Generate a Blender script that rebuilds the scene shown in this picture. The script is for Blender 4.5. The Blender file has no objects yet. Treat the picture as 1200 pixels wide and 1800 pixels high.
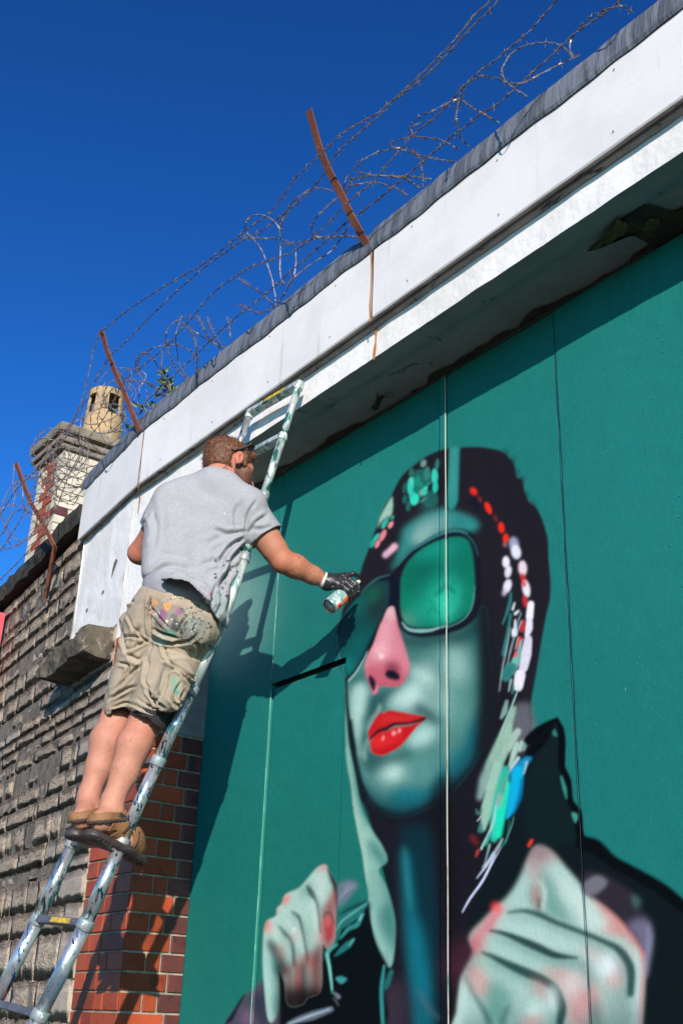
import bpy, bmesh, math, random
import numpy as np
from mathutils import Vector, Matrix
random.seed(7); RNG = np.random.default_rng(7)
scene = bpy.context.scene
# ================================================================= camera, sky, sun
# world axes: x to the right along the shop front, y into the building, z up; camera eye level is z = 0
FPX, DD = 1962.0, 2.3
RC = np.array([[0.60029778, 0.3142086, 0.7354696], [0.79904131, -0.27504546, -0.53468025], [0.03428644, 0.90863797, -0.41617483]])
cam_d = bpy.data.cameras.new('camera'); cam = bpy.data.objects.new('camera', cam_d); scene.collection.objects.link(cam)
cam_d.sensor_fit = 'VERTICAL'; cam_d.sensor_height = 36; cam_d.sensor_width = 24; cam_d.lens = FPX/1800*36
cam_d.clip_start = .05; cam_d.clip_end = 2000
m4 = Matrix([list(RC[i])+[0] for i in range(3)]+[[0, 0, 0, 1]]); cam.matrix_world = Matrix.Translation((0, -DD, 0)) @ m4
scene.camera = cam
TO_SUN = Vector((1.55, -1.0, .66)).normalized()
sun_d = bpy.data.lights.new('sun', 'SUN'); sun = bpy.data.objects.new('sun', sun_d); scene.collection.objects.link(sun)
sun_d.energy = 5.0; sun_d.angle = math.radians(.5); sun_d.color = (1, .90, .80)
sun.rotation_euler = TO_SUN.to_track_quat('Z', 'Y').to_euler()
world = bpy.data.worlds.new('World'); scene.world = world; world.use_nodes = True
wn, wl = world.node_tree.nodes, world.node_tree.links
sky = wn.new('ShaderNodeTexSky'); sky.sky_type = 'NISHITA'; sky.sun_disc = False
sky.sun_elevation = math.asin(TO_SUN.z); sky.sun_rotation = math.atan2(TO_SUN.x, TO_SUN.y)
sky.air_density = 1.0; sky.dust_density = .25; sky.ozone_density = 4.0
hs = wn.new('ShaderNodeHueSaturation'); hs.inputs['Saturation'].default_value = 1.15; hs.inputs['Value'].default_value = 1.0; hs.inputs['Hue'].default_value = .509
wl.new(sky.outputs[0], hs.inputs['Color']); gm = wn.new('ShaderNodeGamma'); gm.inputs[1].default_value = 1.35; wl.new(hs.outputs[0], gm.inputs[0]); tn = wn.new('ShaderNodeVectorMath'); tn.operation = 'MULTIPLY'; tn.inputs[1].default_value = (.38, .80, .88); wl.new(gm.outputs[0], tn.inputs[0]); wl.new(tn.outputs[0], wn['Background'].inputs[0]); wn['Background'].inputs[1].default_value = .094
scene.view_settings.view_transform = 'Standard'; scene.view_settings.look = 'None'
scene.view_settings.exposure = .37; scene.view_settings.gamma = 1; scene.view_settings.use_curve_mapping = False

# ================================================================= helpers
CAMP = np.array([0, -DD, 0.])
def ray(p):
    return RC @ np.array([p[0]-600, -(p[1]-900), -FPX])/FPX
def at(p, Y):                                   # the point of the plane y = Y that shows at photo position p
    r = ray(p); return CAMP+r*((Y+DD)/r[1])
def atz(p, Z):
    r = ray(p); return CAMP+r*(Z/r[2])
def px(P):
    c = (np.asarray(P, float)-CAMP) @ RC
    return np.stack([600-FPX*c[..., 0]/c[..., 2], 900+FPX*c[..., 1]/c[..., 2]], -1)
BETA = math.radians(6); BX0 = -5.06
BU = np.array([-math.cos(BETA), math.sin(BETA), 0]); BN = np.array([-math.sin(BETA), -math.cos(BETA), 0])   # left front: along, outward
def lp(u, z, out=0.): return np.array([BX0, 0, z])+BU*u+BN*out
def atl(p, out=0.):                             # on the turned left front
    r = ray(p); P0 = np.array([BX0, 0, 0])+BN*out; return CAMP+r*(((P0-CAMP)@BN)/(r@BN))

def link(o, parent=None):
    scene.collection.objects.link(o)
    if parent is not None: o.parent = parent
    return o
def tag(o, label=None, cat=None, group=None, kind=None):
    for k, v in (('label', label), ('category', cat), ('group', group), ('kind', kind)):
        if v: o[k] = v
    return o
def empty(name, loc, label, cat, group=None):
    o = bpy.data.objects.new(name, None); o.empty_display_size = .1; o.location = loc
    return tag(link(o), label, cat, group)
def off(o):
    v = np.zeros(3)
    while o is not None: v += np.array(o.location); o = o.parent
    return v
def mesh(name, V, F, mat, parent=None, smooth=False, col=None):
    me = bpy.data.meshes.new(name)
    V = np.asarray(V, float)
    org = np.array([(V[:, 0].min()+V[:, 0].max())/2, (V[:, 1].min()+V[:, 1].max())/2, V[:, 2].min()]) if parent is None else off(parent)
    V = V-org
    if isinstance(F, np.ndarray):
        n = F.shape[1]; me.vertices.add(len(V)); me.vertices.foreach_set('co', V.ravel())
        me.loops.add(F.size); me.loops.foreach_set('vertex_index', F.ravel().astype(np.int32))
        me.polygons.add(len(F)); me.polygons.foreach_set('loop_start', np.arange(0, F.size, n, dtype=np.int32))
        me.polygons.foreach_set('loop_total', np.full(len(F), n, np.int32)); me.update(calc_edges=True); me.validate()
    else:
        me.from_pydata([tuple(v) for v in V], [], F); me.update()
    if smooth: me.polygons.foreach_set('use_smooth', np.ones(len(me.polygons), bool))
    if col is not None:
        at_ = me.color_attributes.new('Col', 'FLOAT_COLOR', 'POINT')
        c4 = np.ones((len(V), 4)); c4[:, :3] = col; at_.data.foreach_set('color', c4.ravel())
    if mat is not None: me.materials.append(mat)
    o = link(bpy.data.objects.new(name, me), parent)
    if parent is None: o.location = org
    return o
class MB:
    def __init__(s): s.V = []; s.F = []
    def add(s, V, F):
        n = len(s.V); s.V += [tuple(v) for v in V]; s.F += [tuple(i+n for i in f) for f in F]; return s
    def box(s, lo, hi, ax=None, o=(0, 0, 0)):
        o = np.array(o, float); A = np.eye(3) if ax is None else np.array(ax, float)
        V = [o+A[0]*x+A[1]*y+A[2]*z for x in (lo[0], hi[0]) for y in (lo[1], hi[1]) for z in (lo[2], hi[2])]
        return s.add(V, [(0, 1, 3, 2), (4, 6, 7, 5), (0, 4, 5, 1), (2, 3, 7, 6), (0, 2, 6, 4), (1, 5, 7, 3)])
    def tube(s, P, r, n=10, cap=True, twist=0):
        P = [np.array(p, float) for p in P]; m = len(P); r = r if isinstance(r, (list, tuple, np.ndarray)) else [r]*m
        ref = None; rings = []
        for i, p in enumerate(P):
            d = P[min(i+1, m-1)]-P[max(i-1, 0)]; d = d/(np.linalg.norm(d)+1e-12)
            if ref is None: ref = np.array([0, 0, 1.]) if abs(d[2]) < .9 else np.array([1., 0, 0])
            a = ref-d*(ref@d); a /= np.linalg.norm(a)+1e-12; ref = a; b = np.cross(d, a)
            rings.append([p+r[i]*(a*math.cos(2*math.pi*k/n+twist*i)+b*math.sin(2*math.pi*k/n+twist*i)) for k in range(n)])
        V = [v for rg in rings for v in rg]
        F = [(i*n+k, i*n+(k+1) % n, (i+1)*n+(k+1) % n, (i+1)*n+k) for i in range(m-1) for k in range(n)]
        if cap: F += [tuple(range(n-1, -1, -1)), tuple(range((m-1)*n, m*n))]
        return s.add(V, F)
    def obj(s, name, mat, parent=None, smooth=False, bevel=0):
        o = mesh(name, s.V, s.F, mat, parent, smooth)
        if bevel:
            b = o.modifiers.new('bevel', 'BEVEL'); b.width = bevel; b.segments = 2; b.limit_method = 'ANGLE'
        return o

# ----------------------------------------------------------------- materials
def mat(name, base, rough=.7, metal=0., var=None, scale=6., var_amt=.6, bump=0., bscale=40., spots=None, col=False, coords='Object', stretch=None, spec=None, thresh=(.42, .62), obj_rand=0.):
    """base: linear colour; var: second colour mixed by noise; spots: list of (colour, scale, low, high[, stretch])"""
    m = bpy.data.materials.new(name); m.use_nodes = True; n, l = m.node_tree.nodes, m.node_tree.links
    b = n['Principled BSDF']; b.inputs['Roughness'].default_value = rough; b.inputs['Metallic'].default_value = metal
    if spec is not None: b.inputs['Specular IOR Level'].default_value = spec
    tc = n.new('ShaderNodeTexCoord'); mp = n.new('ShaderNodeMapping'); l.new(tc.outputs[coords], mp.inputs[0])
    if stretch: mp.inputs['Scale'].default_value = stretch
    info = None
    if obj_rand:
        info = n.new('ShaderNodeObjectInfo'); cmb = n.new('ShaderNodeVectorMath'); cmb.operation = 'MULTIPLY_ADD'
        cmb.inputs[1].default_value = (31, 17, 23); l.new(info.outputs['Random'], cmb.inputs[0]); l.new(mp.outputs[0], cmb.inputs[2]); src = cmb.outputs[0]
    else: src = mp.outputs[0]
    if col:
        a = n.new('ShaderNodeVertexColor'); a.layer_name = 'Col'; cur = a.outputs[0]
    else:
        r = n.new('ShaderNodeRGB'); r.outputs[0].default_value = (*base, 1); cur = r.outputs[0]
    def mix(f, c1, c2, bt='MIX'):
        x = n.new('ShaderNodeMix'); x.data_type = 'RGBA'; x.blend_type = bt
        if isinstance(f, float): x.inputs[0].default_value = f
        else: l.new(f, x.inputs[0])
        l.new(c1, x.inputs[6])
        if isinstance(c2, tuple): x.inputs[7].default_value = (*c2, 1)
        else: l.new(c2, x.inputs[7])
        return x.outputs[2]
    def noise(sc, det=6, lo=.42, hi=.62, st=None, dist=0., w=0.):
        v = src
        if st:
            q = n.new('ShaderNodeMapping'); q.inputs['Scale'].default_value = st; q.inputs['Location'].default_value = (w, w*1.7, w*.6); l.new(src, q.inputs[0]); v = q.outputs[0]
        t = n.new('ShaderNodeTexNoise'); t.inputs['Scale'].default_value = sc; t.inputs['Detail'].default_value = det; t.inputs['Roughness'].default_value = .62; t.inputs['Distortion'].default_value = dist; l.new(v, t.inputs[0])
        g = n.new('ShaderNodeMapRange'); g.inputs[1].default_value = lo; g.inputs[2].default_value = hi; l.new(t.outputs[0], g.inputs[0]); g.interpolation_type = 'SMOOTHSTEP'
        return g.outputs[0]
    if var is not None:
        f = noise(scale, 8, *thresh); g = n.new('ShaderNodeMath'); g.operation = 'MULTIPLY'; g.inputs[1].default_value = var_amt; l.new(f, g.inputs[0]); cur = mix(g.outputs[0], cur, var)
    for i, sp in enumerate(spots or []):
        st = sp[4] if len(sp) > 4 else (1, 1, 1)
        cur = mix(noise(sp[1], 5, sp[2], sp[3], st, .6, 3.1*i+1.3), cur, sp[0])
    if obj_rand:
        g = n.new('ShaderNodeMapRange'); g.inputs[3].default_value = 1-obj_rand; g.inputs[4].default_value = 1+obj_rand; l.new(info.outputs['Random'], g.inputs[0])
        x = n.new('ShaderNodeVectorMath'); x.operation = 'SCALE'; l.new(cur, x.inputs[0]); l.new(g.outputs[0], x.inputs[3]); cur = x.outputs[0]
    l.new(cur, b.inputs['Base Color'])
    if bump:
        t = n.new('ShaderNodeTexNoise'); t.inputs['Scale'].default_value = bscale; t.inputs['Detail'].default_value = 8; l.new(src, t.inputs[0])
        bp = n.new('ShaderNodeBump'); bp.inputs['Strength'].default_value = 1; bp.inputs['Distance'].default_value = bump; l.new(t.outputs[0], bp.inputs['Height']); l.new(bp.outputs[0], b.inputs['Normal'])
    return m
H = lambda h: tuple(float(v) for v in hexc(h))

# ---------------------------------------------------------------- mural painter
# The flat artwork sprayed on the doors.  Canvas units: u 330..1240, v 560..1840
MX0, MY0, MX1, MY1, MS = 300, 560, 1240, 1860, 0.75
MW, MH = int((MX1-MX0)*MS), int((MY1-MY0)*MS)
FR = {0:(0,0,1),1:(580,770,4),2:(780,770,4),3:(580,1020,4),4:(780,1020,4),5:(580,1260,4),6:(780,1260,4),7:(400,1500,4),8:(780,1450,2.857),9:(400,1200,1.5)}
def hexc(h):
    c = np.array([int(h[i:i+2],16) for i in (0,2,4)])/255.0
    return np.where(c <= .04045, c/12.92, ((c+.055)/1.055)**2.4)
def spl(pts, closed=True, n=6):
    p = np.asarray(pts, float)
    if len(p) < 3: return p
    if closed: q = np.vstack([p[-1:], p, p[:2]])
    else: q = np.vstack([2*p[:1]-p[1:2], p, 2*p[-1:]-p[-2:-1]])
    out = []
    for i in range(1, len(q)-2):
        a, b, c, d = q[i-1:i+3]
        for k in range(n):
            t = k/n
            out.append(.5*((2*b)+(c-a)*t+(2*a-5*b+4*c-d)*t*t+(3*b-a-3*c+d)*t**3))
    if not closed: out.append(q[-2])
    return np.array(out)
def blur1(m, s):
    if s < .3: return m
    r = int(3*s)+1
    k = np.exp(-.5*(np.arange(-r, r+1)/s)**2); k /= k.sum()
    a = np.pad(m, ((r, r), (0, 0)), mode='edge')
    o = np.zeros_like(m)
    for i, w in enumerate(k): o += w*a[i:i+m.shape[0]]
    a = np.pad(o, ((0, 0), (r, r)), mode='edge')
    o = np.zeros_like(m)
    for i, w in enumerate(k): o += w*a[:, i:i+m.shape[1]]
    return o
class Mural:
    def __init__(s, base):
        s.a = np.ones((MH, MW, 3))*hexc(base); s.clip = None
    def mask(s, pts, blur=1.0):
        p = (np.asarray(pts, float)-[MX0, MY0])*MS
        b = blur*MS; r = 3*b+3
        x0 = max(0, int(p[:,0].min()-r)); x1 = min(MW, int(p[:,0].max()+r)+1)
        y0 = max(0, int(p[:,1].min()-r)); y1 = min(MH, int(p[:,1].max()+r)+1)
        if x1 <= x0 or y1 <= y0: return None
        ex = int(r)+1                                  # scan rows a little outside for correct blur
        X0, X1, Y0, Y1 = x0-ex, x1+ex, y0-ex, y1+ex
        m = np.zeros((Y1-Y0, X1-X0)); xs = np.arange(X0, X1)+.5
        q = np.roll(p, -1, axis=0)
        for sub in (.25, .75):
            for j in range(Y1-Y0):
                y = Y0+j+sub
                c = (p[:,1] <= y) != (q[:,1] <= y)
                if not c.any(): continue
                xi = np.sort(p[c,0]+(y-p[c,1])*(q[c,0]-p[c,0])/(q[c,1]-p[c,1]))
                for k in range(0, len(xi)-1, 2):
                    m[j] += .5*(np.clip(xs+.5-xi[k], 0, 1)*np.clip(xi[k+1]-xs+.5, 0, 1))
        m = blur1(m, b)
        return m[ex:ex+y1-y0, ex:ex+x1-x0], x0, x1, y0, y1
    def put(s, r, col, al):
        if r is None: return
        m, x0, x1, y0, y1 = r
        m = m*al
        if s.clip is not None: m = m*s.clip[y0:y1, x0:x1]
        s.a[y0:y1, x0:x1] += m[..., None]*(hexc(col)-s.a[y0:y1, x0:x1])
    def full(s, r):
        f = np.zeros((MH, MW)); m, x0, x1, y0, y1 = r; f[y0:y1, x0:x1] = np.clip(m*2.2, 0, 1); return f
    def T(s, f, pts):
        ox, oy, sc = FR[f]; return [(ox+x/sc, oy+y/sc) for x, y in pts]
    def P(s, f, pts, col, blur=1., al=1., sm=True):
        t = s.T(f, pts); s.put(s.mask(spl(t) if sm else t, blur), col, al)
    def S(s, f, pts, w, col, blur=.8, al=1.):
        """stroke; w = width or (start, middle, end) in frame units"""
        ox, oy, sc = FR[f]; c = spl(s.T(f, pts), False)
        n = len(c); t = np.linspace(0, 1, n)
        ww = np.interp(t, np.linspace(0, 1, len(w)), w) if isinstance(w, (tuple, list)) else np.full(n, float(w))
        ww = ww/sc/2*(1.55 if f in (7, 8) else 1.15)
        d = np.gradient(c, axis=0); d /= np.linalg.norm(d, axis=1)[:, None]+1e-9
        nn = np.stack([-d[:,1], d[:,0]], 1)*ww[:, None]
        e = d[-1]*ww[-1]*.8; b = -d[0]*ww[0]*.8
        poly = np.vstack([c+nn, c[-1]+nn[-1]*.6+e, c[-1]-nn[-1]*.6+e, (c-nn)[::-1], c[0]-nn[0]*.6+b, c[0]+nn[0]*.6+b])
        s.put(s.mask(poly, blur), col, al)
    def E(s, f, cx, cy, rx, ry, ang, col, blur=1., al=1.):
        t = np.linspace(0, 2*math.pi, 20, endpoint=False); a = math.radians(ang)
        x = rx*np.cos(t); y = ry*np.sin(t)
        s.put(s.mask(s.T(f, list(zip(cx+x*math.cos(a)-y*math.sin(a), cy+x*math.sin(a)+y*math.cos(a)))), blur), col, al)

def paint_mural():
    M = Mural('1b6f68'); P, S, E = M.P, M.S, M.E
    E(0, 1150, 800, 260, 330, 0, '207670', 90, .6); E(0, 560, 1650, 260, 260, 0, '19685c', 90, .8)
    E(0, 405, 1075, 62, 110, 10, '7d9c94', 26, .62)
    E(0, 640, 900, 120, 120, 0, '217671', 60, .6)
    # ---- the dark hood, hair and jacket
    D = '1d1a20'
    hood = M.T(1, [(170,1100),(200,985),(235,870),(280,750),(325,620),(375,490),(430,400),(500,270),(590,190),(680,125),(780,82),(840,66),(905,66),(1000,60),(1100,66)]) + \
        M.T(2, [(300,68),(400,90),(460,140),(495,190),(510,270),(552,295),(565,370),(600,450),(650,490),(700,600),(730,720),(735,850),(748,1000),(745,1130)]) + \
        M.T(4, [(720,240),(690,400),(665,550),(640,700),(612,860),(600,1100),(400,1190)]) + [(800,1500),(700,1400),(630,1300),(612,1180),(600,1080)]
    P(0, hood, D, 1.3)
    for x, y in ((430,110),(480,160),(508,240),(545,290),(575,400),(620,465)): E(2, x, y, 26, 30, 20, D, 3, .5)
    jk = M.T(6, [(560,180),(640,110),(700,62),(788,4),(806,15),(826,80),(850,150),(850,350),(890,450),(905,590),(965,660),(977,800),(990,865),(1060,880),(1130,960),(1200,1010)]) + \
        M.T(8, [(950,240),(1050,290),(1140,350),(1200,410),(1320,560),(1330,1100),(0,1100)]) + [(700,1860),(690,1600),(640,1400),(700,1400),(860,1420)]
    P(0, jk, '0c1518', 1.2, 1, False)
    P(0, [(612,1290),(640,1340),(720,1440),(790,1430),(830,1300),(900,1200),(918,1250),(900,1400),(860,1500),(830,1600),(790,1700),(785,1860),(560,1860),(560,1640),(660,1600),(690,1560),(640,1420)], '17141c', 4)
    # cap: teal strip beside the joint
    P(1, [(836,64),(905,64),(905,120),(900,300),(893,440),(870,490),(850,505),(815,470),(812,420),(826,300),(838,100)], '2a847d', 2)
    S(1, [(868,90),(868,200),(862,420)], 22, '4a8f80', 3, .5)
    # forehead
    fh = [(440,935),(470,830),(500,720),(520,640),(590,585),(680,535),(790,500),(900,525),(1010,575),(1040,630),(960,660),(840,660),(700,700),(560,800)]
    P(1, fh, '2f7f7b', 5)
    E(1, 690, 640, 130, 55, -35, '7fa69e', 9, .9); E(1, 640, 700, 60, 40, -40, '8fb0a6', 7, .7)
    E(1, 930, 590, 90, 30, 10, '2a7c78', 6, .8); E(1, 690, 490, 40, 50, 0, '2f7f7b', 8, .35)
    # cap bobbles, teal
    for (x, y, rx, ry, a, c, al) in [(655,178,20,28,15,'6d8f8b',.9),(752,185,16,40,10,'2f8078',.6),(570,240,16,30,10,'2f7f76',.6),(525,350,16,40,10,'1e6a61',.6),(550,480,18,36,10,'1e7468',.6),(700,430,60,60,30,'1f6b62',.55),
            (640,280,70,60,0,'1f7268',.6),(600,360,60,70,0,'1f8474',.7),(680,250,22,50,5,'358074',.8),(565,335,22,60,3,'31bfa6',.95),(575,300,16,25,0,'5fc4b0',.6),(733,270,22,55,0,'35c4ab',.95),(738,345,18,40,5,'1fbfa2',.9),
            (612,300,22,34,20,'17836f',.9),(604,362,20,30,15,'11705f',.9),(666,370,20,36,20,'2fc0a6',.95),(592,430,30,42,10,'2fd0b4',1),(640,385,14,20,0,'7aa79a',.8),(525,430,16,30,8,'176a5e',.8),(655,435,38,8,-30,'6c8d85',.5),(575,400,16,30,20,'31bfa6',.8),(700,320,25,12,-20,'2b8f80',.7)]:
        E(1, x, y, rx, ry, a, c, 1.3, al)
    S(1, [(684,372),(712,318)], 10, '0c1a1c', .8)
    # pale wedge and left bobbles
    P(1, [(436,408),(440,470),(436,520),(420,560),(400,540),(396,590),(385,560),(350,600),(330,640),(350,560),(380,500),(410,450)], '93b7a3', 1.6, 1, False)
    for (x, y, rx, ry, a, c) in [(380,605,16,36,25,'2fae98'),(400,580,10,26,20,'249d88'),(438,560,8,18,20,'28a18c'),(335,690,11,22,20,'2ba893'),(300,735,16,40,25,'1f9b86'),(320,700,10,24,25,'33b39c'),(425,610,15,27,30,'e08a92'),(370,685,18,44,25,'d67a84'),(333,743,15,32,25,'da8089')]:
        E(1, x, y, rx, ry, a, c, 1.1, .95)
    S(1, [(455,760),(420,795),(385,825)], (38,34,30), 'dba4b0', 1.8); E(1, 395, 815, 18, 22, 40, 'a797b8', 3, .6)
    # ---- face
    face = M.T(3, [(120,690),(180,600),(300,500),(480,350),(640,380),(860,350),(1020,250),(1080,200),(1100,400),(1112,600),(1112,760),(1104,950)]) + \
        M.T(5, [(1080,120),(1050,230),(1000,335),(930,430),(850,520),(760,595),(640,655),(520,697),(430,690),(330,640),(262,560),(214,450),(182,300),(162,150),(140,10)]) + M.T(3, [(122,850)])
    r = M.mask(spl(face), 3.2); M.put(r, '4b7e77', 1); M.clip = M.full(r)
    P(3, [(860,150),(1200,100),(1200,1300),(900,1300),(960,1000),(1000,700),(960,450)], '2c6662', 16, .8)
    P(3, [(960,150),(1250,100),(1250,1300),(990,1300),(1035,1000),(1060,700),(1030,400)], '123a3b', 11, .95)
    P(3, [(1060,100),(1250,100),(1250,1300),(1060,1300),(1085,900),(1095,600)], '14191e', 7, 1)
    E(3, 880, 600, 80, 150, -8, '8fb4aa', 13, .95); E(3, 880, 900, 100, 160, 0, '5b8f85', 16, .9)
    E(3, 720, 800, 110, 200, -10, '86aaa0', 14, .85); E(3, 660, 660, 90, 60, 30, 'b2d0c6', 9, .95)
    S(3, [(480,390),(600,440),(760,400),(920,400),(1020,330)], 90, '123638', 9, .85)
    S(3, [(500,420),(570,520),(640,590),(760,660),(810,760)], (50,40,26), '2d5f5c', 8, .55)
    P(3, [(130,700),(240,640),(280,760),(200,820),(130,860)], '2a5f60', 7, .8)
    P(3, [(150,790),(230,720),(265,800),(240,950),(190,1120),(160,1050)], 'a9cabf', 6, .95)
    P(3, [(290,810),(480,740),(560,720),(420,830),(380,910),(330,960),(300,1000),(250,990),(265,880)], '1c4a4b', 6, .9)
    S(3, [(250,960),(235,1060),(225,1200)], (26,22,26), '2b6162', 5, .8)
    P(3, [(470,800),(620,700),(640,800),(640,900),(560,900),(420,890)], 'b4d2c8', 9, 1)
    S(3, [(350,880),(335,930),(300,970),(272,1050)], (16,14,12), 'a6c2b8', 3, .7)
    P(3, [(610,850),(700,910),(760,960),(780,1010),(700,1010),(650,960),(580,920)], '1f4b4c', 7, .9)
    P(5, [(560,140),(640,60),(720,70),(740,130),(680,190),(560,210)], 'aacdc2', 8, .95)
    P(5, [(225,250),(300,240),(420,280),(540,240),(580,290),(460,330),(380,370),(300,400),(250,370)], '1f4a4a', 7, .85)
    S(5, [(262,160),(240,220),(245,300)], (12,18,14), 'a0c0b6', 3, .6); E(5, 235, 170, 16, 70, 10, '234f52', 4, .7)
    S(5, [(205,60),(198,160),(210,280)], (20,26,20), '8fb2aa', 4, .7)
    E(5, 445, 400, 100, 50, -12, 'acd0c4', 11, 1); E(5, 450, 390, 50, 26, -12, 'c6e2d6', 7, .7)
    E(5, 640, 380, 100, 110, 0, '578d84', 14, .8)
    P(5, [(440,520),(560,500),(700,480),(760,380),(860,260),(960,200),(1020,40),(1060,100),(1030,250),(900,480),(700,640),(500,700),(400,640)], '0d6a72', 9, .85)
    E(5, 1010, 130, 30, 90, 20, '0e7484', 8, .7); E(5, 560, 560, 120, 40, 0, '0b6a77', 8, .6)
    P(5, [(230,460),(330,540),(430,570),(560,590),(660,560),(760,480),(880,340),(980,200),(1040,20),(1150,20),(1130,300),(900,640),(600,780),(300,740),(160,560)], '0e474f', 10, .8)
    P(5, [(215,500),(330,610),(430,650),(520,665),(640,625),(760,550),(860,450),(980,330),(1060,160),(1160,120),(1130,300),(900,640),(600,780),(300,740),(160,600)], '101c22', 6, 1)
    M.clip = None
    S(5, [(215,560),(330,668),(430,716),(520,722),(650,684),(770,620),(870,545),(960,450),(1035,345),(1095,220),(1125,60),(1135,-200)], 46, '14151c', 4.5)
    S(3, [(1085,1150),(1104,950),(1110,700),(1104,500),(1092,380),(1085,300),(1100,150)], (130,120,110,100,80,60), '15171d', 8, 1)
    # ---- lips
    P(3, [(270,1110),(268,1060),(300,1000),(345,935),(368,930),(380,940),(400,915),(450,918),(540,935),(655,955),(672,968),(640,990),(540,1010),(450,1020),(380,1060),(300,1110),(280,1140)], 'b81a1e', 1.3)
    P(3, [(330,990),(420,945),(560,960),(640,968),(560,990),(440,1000)], 'c92a2b', 4, .7)
    P(3, [(285,1140),(330,1080),(400,1060),(480,1030),(560,1020),(655,985),(610,1030),(560,1090),(500,1160),(440,1200),(370,1230),(310,1220),(288,1190)], 'bd161b', 1.3)
    E(5, 420, 150, 90, 50, -25, 'd02325', 6, .9); E(5, 330, 180, 32, 45, 10, 'e03130', 5, .6)
    for x, y, rx, ry in ((447,115,14,15),(487,97,9,17),(372,150,6,18)): E(5, x, y, rx, ry, 15, 'f2a8a4', 1.6, .85)
    S(3, [(285,1110),(340,1060),(390,1045),(450,1012),(560,1003),(650,978),(672,965)], (14,20,26,20,16,22,10), '1a0d15', 1.4, .95)
    P(5, [(300,230),(350,262),(430,235),(500,180),(440,205),(370,235)], '8e1018', 3, .6)
    # ---- nose
    nose = [(395,205),(425,185),(445,190),(460,250),(480,340),(505,420),(535,510),(556,590),(550,640),(530,690),(490,735),(430,745),(350,740),(325,790),(300,795),(285,740),(262,690),(248,630),(246,580),(262,530),(300,460),(330,370),(360,280)]
    r = M.mask(spl(M.T(3, nose)), 1.6); M.put(r, 'cf7f8b', 1); M.clip = M.full(r)
    E(3, 425, 230, 34, 60, 8, 'd7b5b8', 6, .9); E(3, 380, 400, 40, 110, 14, 'e2a3ab', 8, .7); E(3, 350, 505, 55, 40, 0, 'eeb9be', 8, .8); E(3, 360, 535, 14, 16, 0, 'fbe3e3', 2.5, .9)
    P(3, [(460,260),(500,300),(560,520),(530,520),(490,430),(465,350)], 'bb6a78', 5, .7)
    P(3, [(250,600),(300,600),(380,590),(420,560),(500,570),(560,620),(560,760),(240,820)], 'b04a5a', 8, .8)
    E(3, 525, 610, 30, 50, 0, 'd0828c', 6, .8); E(3, 350, 660, 50, 36, 0, 'c05f6c', 6, .7); E(3, 440, 615, 55, 30, 20, '5c2034', 5, .8)
    M.clip = None
    P(3, [(385,660),(400,632),(440,630),(475,650),(492,675),(480,702),(440,700),(400,685)], '0f1021', 1.8)
    P(3, [(275,665),(300,680),(320,715),(318,760),(308,780),(285,745),(270,700)], '121226', 1.8)
    S(3, [(330,740),(322,780),(300,795)], (10,14,8), 'c98792', 1.5, .8)
    # ---- right lens
    rim = M.T(1, [(380,985),(430,955),(500,860),(560,800),(650,735),(740,680),(830,642),(900,634),(960,648),(1010,690),(1040,760),(1058,860),(1062,960)]) + M.T(3, [(1062,100),(1046,220),(1000,290),(920,345),(830,375),(740,395),(640,405),(560,390),(510,360),(485,320),(478,260),(450,180),(400,190),(350,300),(310,100)])
    P(0, rim, '15131f', 1.6)
    S(1, [(470,900),(560,800),(650,742),(740,690),(830,655),(900,650),(960,670)], (8,16,22,16), '2f6f72', 1, .95)
    S(1, [(950,668),(1010,740),(1040,830)], (14,12,8), '234f56', 1.2, .8)
    lens = M.T(1, [(498,1010),(520,930),(560,860),(640,790),(740,735),(830,705),(910,700),(960,720),(990,780),(1004,860),(1012,960)]) + M.T(3, [(1014,60),(1010,140),(980,210),(920,265),(850,300),(760,322),(640,328),(560,318),(520,280),(500,220),(492,120)])
    r = M.mask(spl(lens), 1.8); M.put(r, '09705a', 1); M.clip = M.full(r)
    E(1, 780, 780, 200, 70, -15, '127f6c', 12, .8); E(1, 700, 800, 120, 40, -30, '1a9a80', 10, .5)
    E(1, 650, 930, 130, 60, -25, '065044', 13, .75); E(1, 940, 900, 50, 160, 0, '0a5c4e', 12, .6); E(1, 560, 1010, 70, 110, 0, '075e4f', 12, .6)
    E(3, 780, 150, 90, 130, 0, '25b592', 15, .8); E(3, 800, 190, 50, 90, 0, '40d2b0', 9, .55); E(3, 650, 210, 110, 60, 0, '1aa083', 14, .7)
    E(1, 850, 1040, 60, 60, 0, '29bd9b', 14, .6); E(3, 540, 280, 60, 30, 30, '7ca996', 9, .5)
    S(1, [(730,1110),(790,1060),(820,1030)], (18,26,16), '0b7a62', 1.6, .8); S(1, [(800,1020),(840,1060),(880,1085)], (14,24,16), '0a6d57', 1.6, .8); S(1, [(850,1085),(860,1020),(905,985)], (8,16,8), '0b7a62', 1.6, .6)
    S(3, [(670,90),(700,140),(740,180),(735,230)], (16,12,10), '12866b', 1.8, .8); S(3, [(725,170),(700,205),(690,235)], 10, '0e7a62', 1.2, .7); S(3, [(700,215),(730,205),(760,235)], 8, '0e7a62', 1.2, .7)
    S(3, [(900,40),(890,160),(840,240)], (8,20,8), '39c9a6', 5, .4)
    M.clip = None
    S(3, [(505,295),(540,338),(600,355),(700,352),(760,335),(830,318)], (6,16,20,12,5), '7fb3ae', 1, .95)
    S(3, [(830,330),(930,280),(985,210),(1005,130),(1014,40)], (6,9,8,5), '4f8683', .9, .9)
    S(3, [(480,300),(520,370),(620,402),(740,395)], (6,8,4), '274a52', 1.5, .8)
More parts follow.
